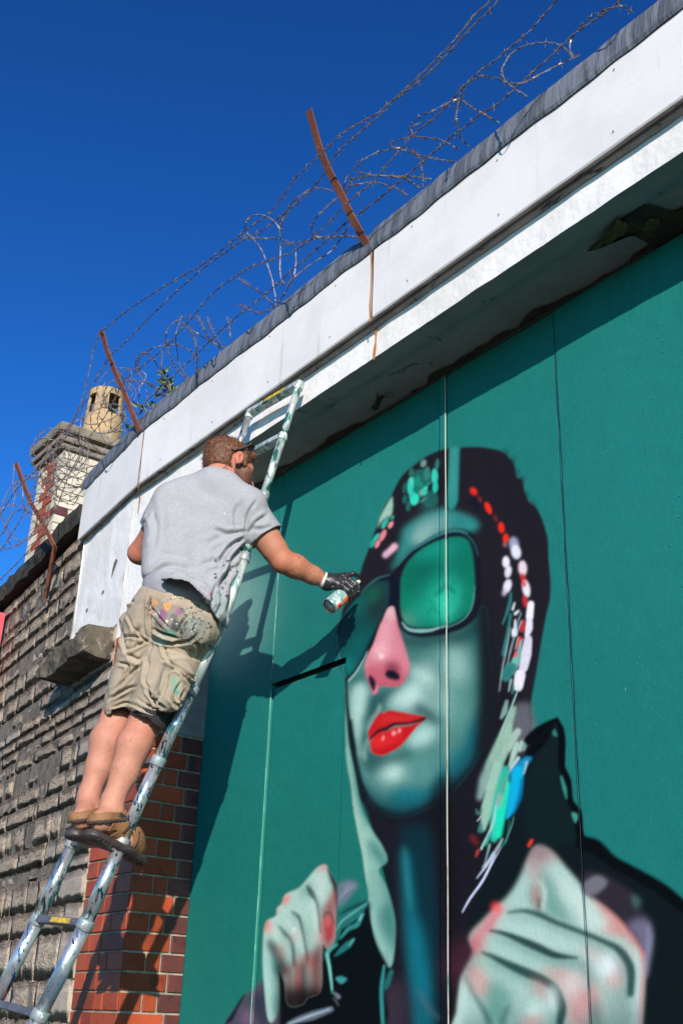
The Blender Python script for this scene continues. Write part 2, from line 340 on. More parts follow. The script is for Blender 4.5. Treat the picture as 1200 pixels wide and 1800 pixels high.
    # ---- left lens (still being filled in)
    rl = M.T(1, [(430,955),(350,975),(280,1020),(215,1085),(150,1160),(110,1250)]) + M.T(3, [(70,290),(45,370),(40,450),(55,560),(85,640),(118,712),(150,690),(200,630),(245,560),(265,500),(300,440),(345,320),(395,200),(480,150),(480,0)])
    P(0, rl, '0e1120', 1.3)
    ll = M.T(1, [(400,1010),(330,1015),(270,1055),(200,1120),(140,1190)]) + M.T(3, [(95,270),(64,370),(58,450),(72,540),(98,620),(122,672),(170,620),(220,540),(255,470),(300,380),(345,290),(390,200),(410,130),(410,40)])
    r = M.mask(spl(ll), 2); M.put(r, '084a4a', 1); M.clip = M.full(r)
    P(3, [(240,20),(420,20),(420,210),(330,330),(260,260),(200,180)], '1d2126', 14, .9); E(3, 300, 100, 60, 40, -40, '0a6c50', 8, .7); E(3, 190, 180, 60, 90, 30, '0e6a5e', 10, .6)
    E(3, 150, 330, 60, 110, 10, '083a42', 12, .8); E(3, 190, 470, 40, 120, 15, '0c5f5e', 9, .7); E(3, 130, 600, 40, 60, 0, '15877e', 8, .7); S(3, [(150,470),(165,560),(140,620)], (10,20,8), '0b4b50', 4, .6)
    M.clip = None
    S(1, [(215,1090),(270,1035),(340,985),(420,960)], (5,10,6), '3a6f70', 1.2, .8); S(3, [(128,708),(180,650),(235,560),(262,500)], (10,8,4), '9cc4c0', 1, .9)
    S(3, [(46,380),(56,500),(85,610),(112,690)], (8,7,6), '3f9a98', 1.0, .8)
    # line of the face edge and the hood's left drape
    S(3, [(112,690),(118,850),(130,1000),(160,1190)], (14,18,26,34), '101c26', 1.4)
    S(5, [(140,30),(165,250),(205,440),(235,560)], (30,36,40,60), '111820', 2.5)
    dr = M.T(3, [(100,700),(108,850),(108,1000),(112,1190)]) + M.T(5, [(110,230),(125,350),(150,480),(165,640),(195,800),(225,940),(250,1100)]) + M.T(7, [(955,40),(985,250),(1000,400),(1030,580),(1080,720),(1130,800),(1160,760),(1175,600),(1170,450),(1120,250),(1060,120)]) + \
        M.T(5, [(400,1010),(360,900),(300,810),(240,690),(200,560),(170,400),(140,250),(120,100)])
    r = M.mask(spl(dr), 1.5); M.put(r, '7ba79a', 1); M.clip = M.full(r)
    P(5, [(140,250),(215,520),(300,720),(380,860),(300,800),(205,640),(160,460)], '35706c', 5, .85); S(5, [(118,260),(140,420),(175,640),(205,800),(235,960),(262,1150)], (10,16,22,30,34,30), 'a3c4ae', 4, .75); E(5, 240, 840, 50, 60, 20, '96bba6', 6, .6)
    P(5, [(260,880),(330,900),(400,1010),(410,1090),(330,1010),(290,940)], '1f6a66', 6, .8); E(5, 290, 1120, 30, 50, 0, '4a8f84', 5, .7)
    P(7, [(1060,100),(1190,400),(1190,700),(1140,640),(1090,560),(1060,420),(1110,330)], '216863', 8, .8); E(7, 1000, 150, 36, 90, -10, '8fb5a0', 7, .7); S(7, [(995,330),(1030,520),(1090,700),(1130,790)], (20,26,12), '8ab8ac', 3, .7)
    M.clip = None
    # neck
    P(0, [(703,1470),(722,1450),(765,1470),(772,1600),(776,1700),(775,1800),(765,1860),(740,1800),(726,1700),(712,1560)], '082a33', 9, .95); S(0, [(712,1500),(722,1620),(736,1740),(752,1860)], (12,20,28,34), '0e6472', 7, .75)
    E(0, 740, 1690, 12, 80, -8, '10788a', 9, .5); E(0, 716, 1545, 4, 60, -6, '2a8384', 4, .6)
    P(0, [(755,1400),(800,1400),(800,1860),(772,1860),(768,1600)], '120f16', 7, .8)
    E(0, 690, 1780, 26, 60, 5, '3a2f3c', 10, .7); S(0, [(674,1700),(670,1760),(674,1800)], (4,5,4), '3f8580', 1.5, .7); S(0, [(735,1740),(750,1770),(770,1790)], (5,10,5), '3d5f68', 4, .6)
    # ---- dotted hair band on the right
    for x, y, rx, ry, a, c, b in [(207,375,20,30,-35,'e02a14',1.6),(250,430,7,22,-30,'a0281c',2),(310,492,18,44,-25,'ea2a12',1.3),(362,565,8,26,-20,'7d2620',2),(402,630,20,38,-10,'e52a12',1.3),(433,705,19,32,5,'e52c16',1.2),(428,750,10,12,0,'b67a78',2),
            (490,745,32,48,-10,'9a9eb4',2.2),(505,800,32,50,-12,'dcdce6',1.6),(435,872,24,40,-3,'e4e0ea',1.4),(450,940,22,42,10,'dcd8e2',1.4),(445,1040,26,48,15,'e0dbe6',1.4),(425,1085,14,24,20,'b9b3c0',2),(552,915,28,52,-5,'e6cdd6',1.6),(555,985,16,38,-10,'c53234',1.6),(577,1060,25,60,-10,'e3dde4',1.4),(562,1025,16,24,0,'d23a3c',1.6),(570,1145,17,44,-8,'c02f34',1.5)]:
        E(2, x, y, rx, ry, a, c, b, .95)
    E(2, 205, 440, 34, 36, 30, '0e1124', 3, .8); E(2, 235, 485, 16, 36, 15, '0e1124', 2.5, .7)
    for pts, w, c in [([(610,165),(600,260)],(38,42),'e9e6ec'),([(600,270),(595,340),(580,390)],(34,44,24),'ddd9e2'),([(592,410),(575,520),(555,620)],(44,64,52),'d6cfdc'),([(535,660),(520,750)],(64,56),'e6dee6'),([(560,290),(548,350)],(20,30),'c42b2e'),([(535,410),(522,470)],(26,28),'dc2c2a'),([(508,510),(504,548)],(26,30),'de2c28'),
            ([(470,90),(455,190),(410,310)],(14,24,8),'2b6d6c'),([(468,240),(445,380),(420,520)],(16,20,30),'2a6e6d'),([(500,560),(490,620)],(40,24),'5fb5a6'),([(540,430),(520,560),(480,660)],(16,30,10),'6fa89c'),([(470,610),(430,680)],(70,60),'2c7470'),
            ([(555,410),(470,590)],(4,6,3),'8fa5ad'),([(540,230),(500,340)],(6,10,4),'93a3b4'),([(500,280),(500,380)],(10,26),'cfd3da'),([(545,285),(510,370)],(6,5),'b9c0cc'),([(495,160),(482,205)],(8,12),'dfe2e6'),([(525,215),(500,235)],(10,18),'d5dde0'),([(485,350),(490,385)],(18,26),'dcdce2'),
            ([(465,330),(440,470),(410,620),(388,780)],(3,5,5,3),'a9c0bc'),([(495,390),(465,500),(445,590)],(5,7,3),'a4b4b8'),([(520,400),(500,490)],(4,6,3),'c3ccd0'),([(470,700),(455,780)],(16,26,8),'8da5a0'),([(490,740),(478,800)],(14,20,6),'3d827a'),
            ([(440,850),(425,920),(400,970)],(18,34,14),'77998f')]:
        S(4, pts, w, c, 1.0, .95)
    # grey overspray below the band
    P(4, [(500,880),(600,870),(620,950),(640,1030),(600,1080),(560,1200),(440,1200),(470,1000)], '66656c', 5, .8)
    S(4, [(525,750),(470,900),(420,1020),(360,1190)], (5,8,10,10), 'a6c4c0', .8)
    for pts, w, c, b in [([(490,-60),(450,60),(400,180),(350,330),(310,480)],(30,46,60,90,70),'8cae9a',2.5),([(330,330),(290,450),(250,570)],(50,70,30),'7f9c93',4),([(380,340),(340,520),(300,660),(275,790)],(60,80,70,26),'93b8a2',1.8),([(520,100),(480,160),(450,230)],(40,50,30),'9fb7a8',2),([(510,190),(490,260),(460,350)],(30,34,16),'a0bfae',1.4),([(545,180),(530,230)],(26,30),'9fb9aa',1.4),([(570,180),(560,230)],(18,22),'6d968a',1.4),([(520,290),(480,350),(450,400)],(22,20,8),'b2c9bf',1.2),
            ([(455,60),(440,200),(400,330)],(40,50,26),'8fb29c',1.8),([(430,370),(400,560),(370,700),(350,860)],(50,90,80,40),'2fae94',2),([(440,480),(400,640),(375,830)],(50,70,50),'1ecfa8',2.2),([(600,290),(550,330),(500,400)],(30,50,70),'0f86b4',2.4),([(520,380),(500,500),(470,640),(440,710)],(70,70,50,16),'0ba7cf',2.2),([(545,440),(530,560),(480,680)],(20,26,10),'0a6f9c',3),([(580,320),(560,400)],(18,20,8),'8cb5c0',1.3),
            ([(430,440),(415,500),(400,560)],(20,30,16),'5f8f82',1.6),([(392,560),(380,620)],(40,34),'7fa59a',2),([(365,620),(340,760),(260,930)],(8,14,12),'9dc3bb',1),([(320,830),(290,900)],(20,14),'3aa490',1.4),([(460,730),(440,860),(400,910)],(6,8,18),'1f6e60',1.4),([(490,705),(470,780),(430,880)],(5,8,5),'51807c',.9),([(410,860),(340,980),(270,1060)],(10,20,8),'9aa5a8',1.2),
            ([(350,950),(300,1040),(230,1135)],(6,16,5),'b9c2d4',1),([(400,920),(310,1080),(240,1200)],(3,8,6),'c3cbe0',.8),([(320,900),(300,980),(275,1060)],(14,8,4),'7aa09c',1),([(225,650),(240,680),(270,650)],(8,20,6),'3c6b66',1.2),([(260,760),(255,800)],(20,30),'3a7a76',2),([(240,940),(225,980)],(18,10),'b23a2c',1.6),([(200,850),(230,890)],(40,30),'5a1f1c',3),([(260,700),(232,735)],(6,4),'c5cdd4',.7)]:
        S(6, pts, w, c, b*.8, .95)
    S(8, [(255,150),(200,270),(130,370),(92,438)], (4,6,6,3), 'c8cfe6', .8)
    # jacket collar, paler inside
    P(6, [(740,130),(800,100),(812,380),(860,600),(900,690),(940,860),(800,900),(600,880),(560,600),(600,380)], '0d1c1d', 4)
    S(6, [(592,170),(660,110),(740,50),(792,15)], (60,70,46,16), '05070a', 1.3); S(6, [(600,250),(680,180),(760,80)], (60,50,20), '05070a', 2)
    S(6, [(792,10),(822,90),(828,200),(825,340),(868,450),(885,590),(940,680),(950,800),(975,880)], (14,40,46,40,44,40,46,50,40), '05070a', 1.2)
    P(6, [(778,85),(795,140),(760,120)], '2f6f68', 1.2); S(6, [(822,420),(845,500),(860,575)], (12,24,8), '2f7f72', 1.2); P(6, [(895,675),(938,690),(922,745)], '3d8c80', 1.2)
    S(8, [(690,90),(760,110),(840,180),(950,240),(1090,320),(1200,410)], (50,50,40,40,40,40), '05080a', 2)
    # ---- right fist
    fist = [(95,760),(150,640),(130,560),(200,480),(260,420),(330,350),(380,270),(430,160),(470,110),(540,140),(620,230),(700,320),(790,400),(870,470),(940,540),(990,610),(1006,680),(1000,800),(985,1000),(960,1200),(40,1200),(70,950)]
    r = M.mask(spl(M.T(8, fist)), 3.6); M.put(r, '9ebcb0', 1); M.clip = M.full(r)
    P(8, [(430,80),(540,120),(570,200),(500,190),(480,330),(440,260),(410,190)], 'b07c80', 9, .7); E(8, 480, 130, 60, 40, 0, '3a2a32', 12, .6)
    P(8, [(500,230),(560,260),(600,400),(660,450),(640,500),(500,450),(490,380)], '4e8579', 10, .75); P(8, [(540,200),(700,340),(820,440),(880,500),(780,540),(690,500),(600,360)], 'c5d6ca', 10, .8)
    E(8, 465, 360, 22, 60, -8, 'a8534c', 7, .9); E(8, 476, 400, 9, 40, -4, '3f1e20', 3, .8); S(8, [(480,280),(505,340),(495,430)], (8,14,8), 'b9d3c6', 3, .7); S(8, [(430,300),(440,380),(470,440)], (8,18,10), '5a7a70', 5, .5)
    P(8, [(720,330),(800,390),(900,480),(1000,600),(1010,720),(960,620),(880,560),(780,540),(820,500)], 'cb6a68', 7, .7); S(8, [(800,400),(900,480),(980,580),(1004,660)], (10,16,20,14), 'c83a38', 4, .7)
    P(8, [(120,640),(140,560),(210,480),(250,410),(300,420),(260,520),(200,560),(190,640)], 'd0656f', 8, .95)
    P(8, [(300,450),(420,445),(560,490),(700,540),(800,590),(880,640),(930,720),(920,830),(860,830),(800,740),(640,650),(500,610),(380,560),(260,520)], 'a9c5b9', 5, .8)
    E(8, 830, 700, 50, 66, 0, 'e6ecea', 11, .95); E(8, 900, 700, 30, 90, 10, 'c98f8e', 9, .7); E(8, 860, 790, 60, 36, 0, 'd08b8a', 10, .7)
    P(8, [(480,730),(600,720),(700,780),(720,900),(700,1010),(620,1010),(600,850),(540,780)], 'cb8583', 10, .75); E(8, 640, 800, 44, 60, 0, 'd8dcd6', 10, .6)
    P(8, [(690,880),(760,800),(800,950),(780,1100),(700,1100)], 'c77c7c', 9, .7); P(8, [(740,900),(770,880),(800,1000),(790,1100),(720,1100)], '3f7d72', 7, .8)
    E(8, 745, 640, 60, 40, 30, 'c99593', 12, .6)
    P(8, [(820,860),(930,820),(960,900),(930,1100),(820,1100)], '82958d', 9, .7); S(8, [(950,640),(975,760),(960,1000)], (30,36,26), 'bfd0c8', 6, .7); S(8, [(1000,640),(1000,800),(985,1000)], (10,16,12), 'c4605e', 4, .7)
    S(8, [(330,470),(420,462),(540,510),(680,560),(800,610),(880,660),(915,740),(915,850)], (14,26,30,30,34,40,44,30), '6f978c', 7, .65)
    S(8, [(250,556),(400,612),(560,682),(690,700),(740,780)], (14,34,40,30,24), '5f8c82', 7, .65)
    S(8, [(200,668),(320,728),(500,806),(556,860),(566,980)], (14,34,44,40,44), '5a8a80', 7, .6)
    P(8, [(90,980),(240,960),(330,900),(420,960),(560,980),(700,960),(860,960),(1000,900),(1000,1240),(60,1240)], '4a6e68', 16, .55)
    S(8, [(90,780),(70,900),(60,1010)], (50,40,30), 'c4d8cd', 7, .7)
    S(8, [(320,440),(400,432),(480,452),(560,490),(680,535),(800,585),(880,630),(935,720),(935,850)], (8,14,20,18,18,18,26,30,24), '1f443f', 2.6, .95)
    S(8, [(230,530),(300,545),(400,585),(480,620),(560,655),(670,668)], (8,16,26,28,24,8), '153634', 2.2, .95)
    S(8, [(190,640),(240,660),(320,700),(420,745),(500,780),(560,830),(590,920),(580,1000)], (8,16,26,32,28,26,32,26), '1a3c39', 2.4, .95)
    S(8, [(690,700),(740,760),(750,860)], (8,14,8), 'a36a6a', 6, .5)
    P(8, [(120,700),(180,720),(230,800),(220,870),(160,850),(125,780)], 'd09691', 8, .8); P(8, [(230,780),(330,830),(330,900),(300,1010),(230,1010),(200,900)], '4c8679', 10, .8)
    E(8, 480, 830, 60, 26, 50, 'cb8683', 9, .7); E(8, 455, 930, 34, 40, 0, 'bcd8ca', 7, .8); E(8, 440, 985, 60, 24, -20, 'c97f7c', 8, .7); E(8, 545, 870, 26, 70, 0, 'cfdcd4', 7, .7)
    S(8, [(105,760),(150,850),(200,930),(230,1000)], (8,14,20), '1e4744', 4, .8); S(8, [(330,900),(300,960),(290,1010)], (8,14,16), '1e4744', 4, .7)
    M.clip = None
    E(8, 265, 415, 26, 22, 20, 'ef5358', 4, .8); S(8, [(440,78),(425,104)], 10, 'cf3a26', 1.2)
    E(8, 90, 690, 60, 130, 20, '5a2736', 16, .55)
    # sleeve patch
    P(8, [(700,340),(690,250),(740,230),(840,270),(960,360),(1010,480),(1040,540),(1020,640),(960,560),(860,450),(780,390)], '2e2730', 4, .9)
    P(8, [(690,310),(760,255),(820,290),(745,355)], '77757f', 3, .8); P(8, [(940,350),(985,380),(960,420)], '3f6762', 4, .7); P(8, [(920,500),(1010,470),(1030,560),(1010,640),(960,560)], '716c82', 6, .8); S(8, [(1020,500),(1030,560),(1018,680),(1010,760)], (10,20,8), '8f8ea8', 4, .7)
    # ---- left sleeve and hand
    P(7, [(-20,1200),(30,1130),(110,1020),(200,930),(260,890),(330,950),(420,1080),(700,1080),(760,1100),(760,1240),(-20,1240)], '4a4455', 2.2)
    P(7, [(-20,1200),(30,1120),(100,1010),(125,1000),(80,1080),(30,1180)], '171c26', 1.5); E(7, 150, 1150, 40, 60, 20, '7c6378', 7, .8); P(7, [(160,1080),(220,960),(270,1000),(300,1200),(220,1200)], '25303c', 6, .8)
    P(7, [(330,700),(600,600),(700,620),(760,560),(800,420),(990,340),(1000,480),(1050,640),(1130,800),(1090,900),(1080,1240),(430,1240),(360,1100)], '060a0c', 3)
    for pts, w, c in [([(985,345),(900,420),(810,475),(770,520),(755,600),(700,700)],(10,50,60,46,30,10),'1f6864'),([(980,350),(880,420),(800,480),(765,540)],(4,8,8,5),'5ea79d'),([(955,420),(910,500),(850,530),(790,600)],(8,22,18,8),'2f7f79'),([(945,430),(925,470)],(6,8),'7cc0b6'),([(890,600),(850,640),(800,680),(755,720)],(6,30,24,8),'1d6a68'),([(885,605),(850,650)],(6,12,4),'67aca3'),([(770,880),(800,890),(830,885)],(16,36,12),'3a8a8a'),([(745,980),(780,1010)],(10,20),'6a6f78'),([(750,1020),(780,1070)],(14,6),'3f464c'),
            ([(765,640),(700,700),(715,800),(735,980)],(12,20,12,6),'3f9a8c'),([(700,705),(722,850),(735,960)],(5,7,4),'8ed0c0'),([(730,1095),(600,1140),(500,1170),(420,1200)],(24,40,30,14),'5b6470'),([(720,1095),(560,1150),(430,1200)],(6,10,6),'a4b4bc'),([(1100,790),(1080,950),(1085,1100),(1090,1200)],(10,14,16,14),'2f8780'),([(1150,830),(1120,920),(1105,960)],(20,26,6),'1d5f5c')]:
        S(7, pts, w, c, 1.3, .95)
    P(7, [(770,240),(840,190),(915,215),(870,290),(770,385)], '6f7286', 3, .75)
    for k in range(5): S(7, [(775+14*k, 340-18*k), (850+12*k, 205+6*k)], (5,8,4), '8a8c9c', 1.3, .5)
    hand = [(250,620),(262,520),(285,470),(340,440),(350,385),(385,350),(400,300),(430,275),(500,245),(560,180),(620,110),(660,85),(695,88),(712,130),(760,210),(768,260),(760,420),(752,600),(700,670),(670,640),(660,760),(650,960),(560,1010),(520,1060),(430,1060),(400,900),(350,780),(360,960),(350,1120),(310,1190),(280,1140),(262,960),(250,800)]
    r = M.mask(spl(M.T(7, hand)), 1.5); M.put(r, 'a3c0b3', 1); M.clip = M.full(r)
    P(7, [(700,90),(780,200),(770,420),(740,260),(712,170)], '14191c', 2.5, .95)
    S(7, [(475,430),(535,540),(562,700),(580,780)], (20,34,30,30), '5f8a80', 5, .6); S(7, [(390,560),(460,640),(480,800)], (20,36,30), '5f8a80', 5, .6); S(7, [(300,600),(350,680),(400,800)], (20,50,50), '41706a', 6, .6); S(7, [(640,330),(665,450),(665,560)], (20,24,16), '7fa297', 4, .6)
    S(7, [(500,470),(530,600),(545,700)], (14,22,14), 'c4d8cd', 3.5, .7); S(7, [(590,330),(625,450),(640,560)], (16,22,14), 'c4d8cd', 3.5, .6); S(7, [(420,480),(480,560),(500,680)], (14,20,12), 'bdd2c7', 3.5, .6); S(7, [(300,480),(330,560),(370,640)], (16,22,14), 'bdd2c7', 4, .6)
    E(7, 668, 100, 34, 26, 0, 'd27c7c', 5, .8); E(7, 410, 325, 24, 40, 30, 'd76c68', 4, .9); E(7, 276, 510, 20, 50, 10, 'd4555a', 4, .9); E(7, 300, 530, 24, 40, 0, 'd39d98', 6, .6); E(7, 352, 400, 10, 34, 10, 'c87670', 4, .7)
    E(7, 560, 260, 60, 34, -35, '4f8379', 8, .85); S(7, [(560,230),(590,280),(625,340),(640,430),(655,560)], (14,30,12,8,10), '14302e', 2, .85)
    S(7, [(450,410),(500,450),(525,540),(545,640),(565,760)], (8,16,14,12,14), '1f3a38', 2, .85); S(7, [(360,510),(400,560),(445,610),(460,680),(470,790)], (8,16,14,14,16), '1f3a38', 2.2, .85); S(7, [(285,610),(310,660),(350,740),(380,830)], (10,40,50,60), '1d3c3c', 4, .85); E(7, 310, 760, 30, 50, 0, '3b7670', 6, .7)
    S(7, [(640,170),(650,250),(670,330)], (40,44,30), 'b9cfc3', 5, .7)
    P(7, [(660,420),(700,330),(745,250),(768,330),(760,600),(700,680),(660,600)], '8c3236', 5, .85); E(7, 712, 530, 34, 90, 0, 'a8363a', 3, .9); E(7, 706, 480, 20, 40, 0, 'c96a68', 3, .6); S(7, [(670,450),(690,420),(730,430),(748,500)], (5,9,5), '4a1c22', 1.5, .7); S(7, [(655,440),(668,540),(665,620)], (6,10,8), 'cf6a66', 2.4, .7)
    P(7, [(560,740),(600,680),(655,620),(680,760),(660,1100),(570,1100),(575,850)], '6a262a', 6, .9); P(7, [(480,840),(500,760),(555,720),(570,900),(560,1080),(480,1080)], '47191e', 6, .9); S(7, [(490,770),(492,900),(494,1050)], (14,22,14), 'a5524e', 3, .8); S(7, [(585,700),(578,780),(580,850)], (10,16,8), 'b56460', 3, .7)
    P(7, [(390,820),(430,770),(468,800),(470,1080),(400,1080)], '6b2a28', 7, .85); E(7, 375, 690, 26, 60, -15, 'b46a62', 7, .6); E(7, 470, 590, 26, 40, 0, 'c59f98', 6, .6); E(7, 520, 740, 24, 40, 0, 'ba6f68', 6, .6); E(7, 630, 590, 20, 50, 0, 'c9837c', 6, .6); E(7, 465, 540, 8, 20, 10, 'e8eeea', 2.5, .7)
    P(7, [(370,960),(680,960),(680,1200),(370,1200)], '0a0709', 9, .95); P(7, [(330,800),(380,820),(400,1200),(340,1200),(362,1000)], '0c1414', 5, .9)
    S(7, [(275,700),(280,900),(305,1150)], (26,40,26), '9cc6ba', 5, .6); S(7, [(330,800),(345,950),(340,1120)], (26,30,24), '3f7b76', 5, .7)
    M.clip = None
    return np.clip(M.a, 0, 1)
M = {}
M['ground'] = mat('asphalt', (.045, .044, .042), .9, var=(.07, .068, .065), scale=3, bump=.003, bscale=150)
M['fascia'] = mat('white_panel_paint', (.77, .742, .722), .6, var=(.66, .64, .625), scale=2.2, var_amt=.7, bump=.0006, bscale=60,
    spots=[((.55, .52, .48), 5., .60, .74, (5, 1, .28)), ((.34, .29, .24), 4., .70, .86, (9, 1, .35)), ((.25, .2, .16), 60., .76, .84)])
M['render'] = mat('white_render_paint', (.79, .765, .74), .8, var=(.66, .635, .60), scale=3, var_amt=.6, bump=.004, bscale=26,
    spots=[((.42, .38, .33), 14., .66, .76), ((.2, .19, .17), 30., .73, .79, (1, 1, .35)), ((.12, .11, .1), 70., .76, .8)])
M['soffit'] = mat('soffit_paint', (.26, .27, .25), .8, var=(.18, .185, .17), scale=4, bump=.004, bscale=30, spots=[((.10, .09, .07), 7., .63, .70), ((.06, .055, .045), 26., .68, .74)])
M['dark'] = mat('dark_timber_and_shade', (.02, .017, .013), .9, var=(.07, .06, .02), scale=12)  # bare timber patches, and the shade painted along the door head
M['yellow_flake'] = mat('old_yellow_paint', (.09, .08, .02), .8, var=(.05, .04, .02), scale=30)
M['trim'] = mat('grey_trim_paint', (.33, .30, .27), .7, var=(.16, .14, .12), scale=8, bump=.003, bscale=50, spots=[((.05, .04, .035), 22., .58, .66, (.6, 1, 2))])
M['lead'] = mat('lead_flashing', (.155, .17, .20), .62, .0, var=(.07, .078, .095), scale=10, var_amt=.9, bump=.006, bscale=18, stretch=(3, 1, .4), spots=[((.30, .32, .35), 34., .60, .75, (2.5, 1, .3)), ((.05, .05, .06), 22., .62, .75, (3, 1, .4)), ((.20, .17, .13), 9., .66, .78)])
M['brick'] = mat('glazed_red_brick', (.31, .056, .02), .5, spec=.3, var=(.25, .034, .012), scale=9, bump=.0022, bscale=50, obj_rand=.3, spots=[((.10, .03, .02), 7., .55, .75), ((.08, .025, .02), 26., .64, .74), ((.42, .16, .09), 60., .70, .78)])
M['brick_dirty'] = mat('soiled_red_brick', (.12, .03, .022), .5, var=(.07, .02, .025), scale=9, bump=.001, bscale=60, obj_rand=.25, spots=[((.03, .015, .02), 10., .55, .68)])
M['mortar'] = mat('mortar', (.33, .29, .22), .9, var=(.15, .125, .10), scale=20, bump=.004, bscale=120)
M['greyreveal'] = mat('grey_painted_reveal', (.22, .205, .195), .7, var=(.13, .12, .115), scale=6, bump=.003, bscale=30, spots=[((.015, .012, .012), 9., .68, .72)])
M['stone'] = mat('rock_faced_sandstone', (.46, .365, .27), .92, var=(.28, .212, .155), scale=7, var_amt=.9, bump=.02, bscale=20, obj_rand=.16,
    spots=[((.52, .45, .36), 4., .52, .74), ((.07, .055, .045), 9., .63, .74), ((.30, .285, .26), 3., .58, .74), ((.03, .025, .02), 24., .67, .73)])
M['quoin'] = mat('smooth_tan_stone', (.40, .335, .265), .85, var=(.29, .24, .19), scale=6, bump=.007, bscale=30, obj_rand=.15, spots=[((.08, .065, .05), 12., .64, .74), ((.38, .33, .27), 5., .58, .7)])
M['joint'] = mat('dark_open_joint', (.16, .135, .105), .95, var=(.05, .042, .035), scale=14, bump=.01, bscale=40)
M['coping'] = mat('soot_black_stone', (.020, .018, .015), .95, var=(.045, .04, .026), scale=9, bump=.02, bscale=18, spots=[((.13, .11, .06), 16., .62, .72)])
M['ledge'] = mat('mossy_ledge_stone', (.10, .085, .06), .95, var=(.035, .03, .024), scale=8, var_amt=.9, bump=.03, bscale=18, spots=[((.22, .19, .15), 14., .6, .7)])
M['rust'] = mat('rusty_steel', (.20, .058, .028), .8, var=(.12, .035, .02), scale=12, bump=.0015, bscale=90, spots=[((.40, .13, .03), 14., .60, .74), ((.05, .02, .015), 40., .66, .74)])
M['ruststain'] = mat('orange_rust_stain', (.55, .20, .03), .8, var=(.3, .09, .02), scale=30)
M['wire'] = mat('galvanised_barbed_wire', (.21, .195, .185), .5, .3, var=(.15, .075, .045), scale=20, var_amt=.9, spots=[((.42, .41, .4), 60., .60, .70)])
M['alu'] = mat('paint_splashed_aluminium', (.66, .66, .67), .28, .8, var=(.45, .46, .47), scale=10, var_amt=.6, stretch=(1, 1, .35), bump=.0012, bscale=90,
    spots=[(H('4e8f8a'), 42., .55, .60), (H('2a5560'), 60., .58, .62), (H('1d4f8a'), 30., .62, .65), (H('d2a51a'), 70., .70, .715), (H('20262a'), 80., .63, .66)])
M['alu_teal'] = mat('teal_crusted_aluminium', (.42, .46, .45), .45, .35, var=H('5f9a94'), scale=14, var_amt=.9, stretch=(1, 1, .4), bump=.002, bscale=80,
    spots=[(H('cfd6cf'), 30., .50, .56), (H('22615c'), 26., .55, .60), (H('8a4a3a'), 60., .69, .70), (H('1e2a2a'), 70., .67, .69)])
M['alu_blue'] = mat('blue_crusted_aluminium', (.62, .63, .65), .28, .75, var=H('4f86ac'), scale=9, var_amt=.55, stretch=(1, 1, .4), bump=.002, bscale=80, thresh=(.5, .56),
    spots=[(H('154f86'), 30., .60, .625), (H('c4c6c4'), 60., .62, .65), (H('2f8f7a'), 40., .63, .66), (H('d8b51e'), 70., .69, .71), (H('181c22'), 60., .65, .67), (H('a33a2a'), 80., .71, .72)])
M['collar'] = mat('painted_collar', (.30, .31, .32), .5, .3, var=H('5f8a88'), scale=30, bump=.0015, bscale=90, spots=[(H('2a5f86'), 34., .6, .66), (H('d8dcd8'), 50., .62, .66), (H('15181c'), 40., .64, .69)])
M['rung'] = mat('rung_grey', (.13, .12, .15), .5, .2, var=(.07, .065, .08), scale=20, spots=[(H('c8ccd0'), 60., .66, .70), (H('27508f'), 22., .63, .67)])
M['sticker'] = mat('yellow_sticker', H('d9b62a'), .5, var=H('6d5c14'), scale=90, thresh=(.48, .53), stretch=(1, 1, .5), spots=[(H('c2503a'), 60., .62, .66)])
M['skin'] = mat('skin', (.5, .25, .17), .66, col=True, bump=.0008, bscale=130, spots=[])
M['skin'].node_tree.nodes['Principled BSDF'].inputs['Subsurface Weight'].default_value = .06
M['skin'].node_tree.nodes['Principled BSDF'].inputs['Subsurface Radius'].default_value = (.012, .005, .003)
M['hair'] = mat('auburn_hair', (.085, .032, .014), .55, var=(.20, .085, .038), scale=60, var_amt=.8, stretch=(1, 1, 3), bump=.002, bscale=160)
M['beard'] = mat('ginger_beard', (.12, .065, .035), .7, var=(.24, .15, .09), scale=90, bump=.001, bscale=200)
M['shirt'] = mat('heather_grey_jersey', (.5, .5, .5), .9, col=True, bump=.0007, bscale=400)
M['shorts'] = mat('khaki_cotton', (.4, .3, .2), .9, col=True, bump=.0012, bscale=220)
M['black'] = mat('black_cotton', (.012, .012, .014), .85, var=(.02, .02, .024), scale=20, bump=.001, bscale=150)
M['undershirt'] = mat('pale_waistband', (.24, .24, .27), .9, var=(.17, .17, .20), scale=20)
M['sole'] = mat('dark_rubber_sole', (.035, .026, .024), .45, var=(.06, .045, .04), scale=30, bump=.002, bscale=100)
M['leather'] = mat('tan_nubuck', (.235, .115, .042), .75, var=(.15, .068, .025), scale=20, bump=.001, bscale=150)
M['lining'] = mat('dark_lining', (.04, .025, .022), .8)
M['glove'] = mat('black_nitrile_glove', (.016, .015, .018), .38, var=(.035, .03, .035), scale=40, bump=.0015, bscale=110, spots=[(H('3f8f80'), 46., .62, .65), (H('a9d6c8'), 70., .67, .69)])
M['cuff'] = mat('white_latex_cuff', (.72, .66, .60), .6, var=(.6, .5, .45), scale=60)
M['can'] = mat('paint_smeared_can', H('a9c4bd'), .35, .3, var=H('5f8f8d'), scale=34, thresh=(.45, .5), spots=[(H('e8e4da'), 40., .58, .61), (H('c87f3c'), 46., .64, .67), (H('2e5f60'), 60., .64, .68)])
M['tin'] = mat('tin_rim', (.6, .6, .6), .3, .9)
M['tinbase'] = mat('tarnished_can_base', (.13, .10, .09), .4, .7, var=(.22, .12, .1), scale=40)
M['orange'] = mat('orange_hazard_label', H('e8621c'), .4); M['ink'] = mat('black_ink', (.01, .01, .01), .5)
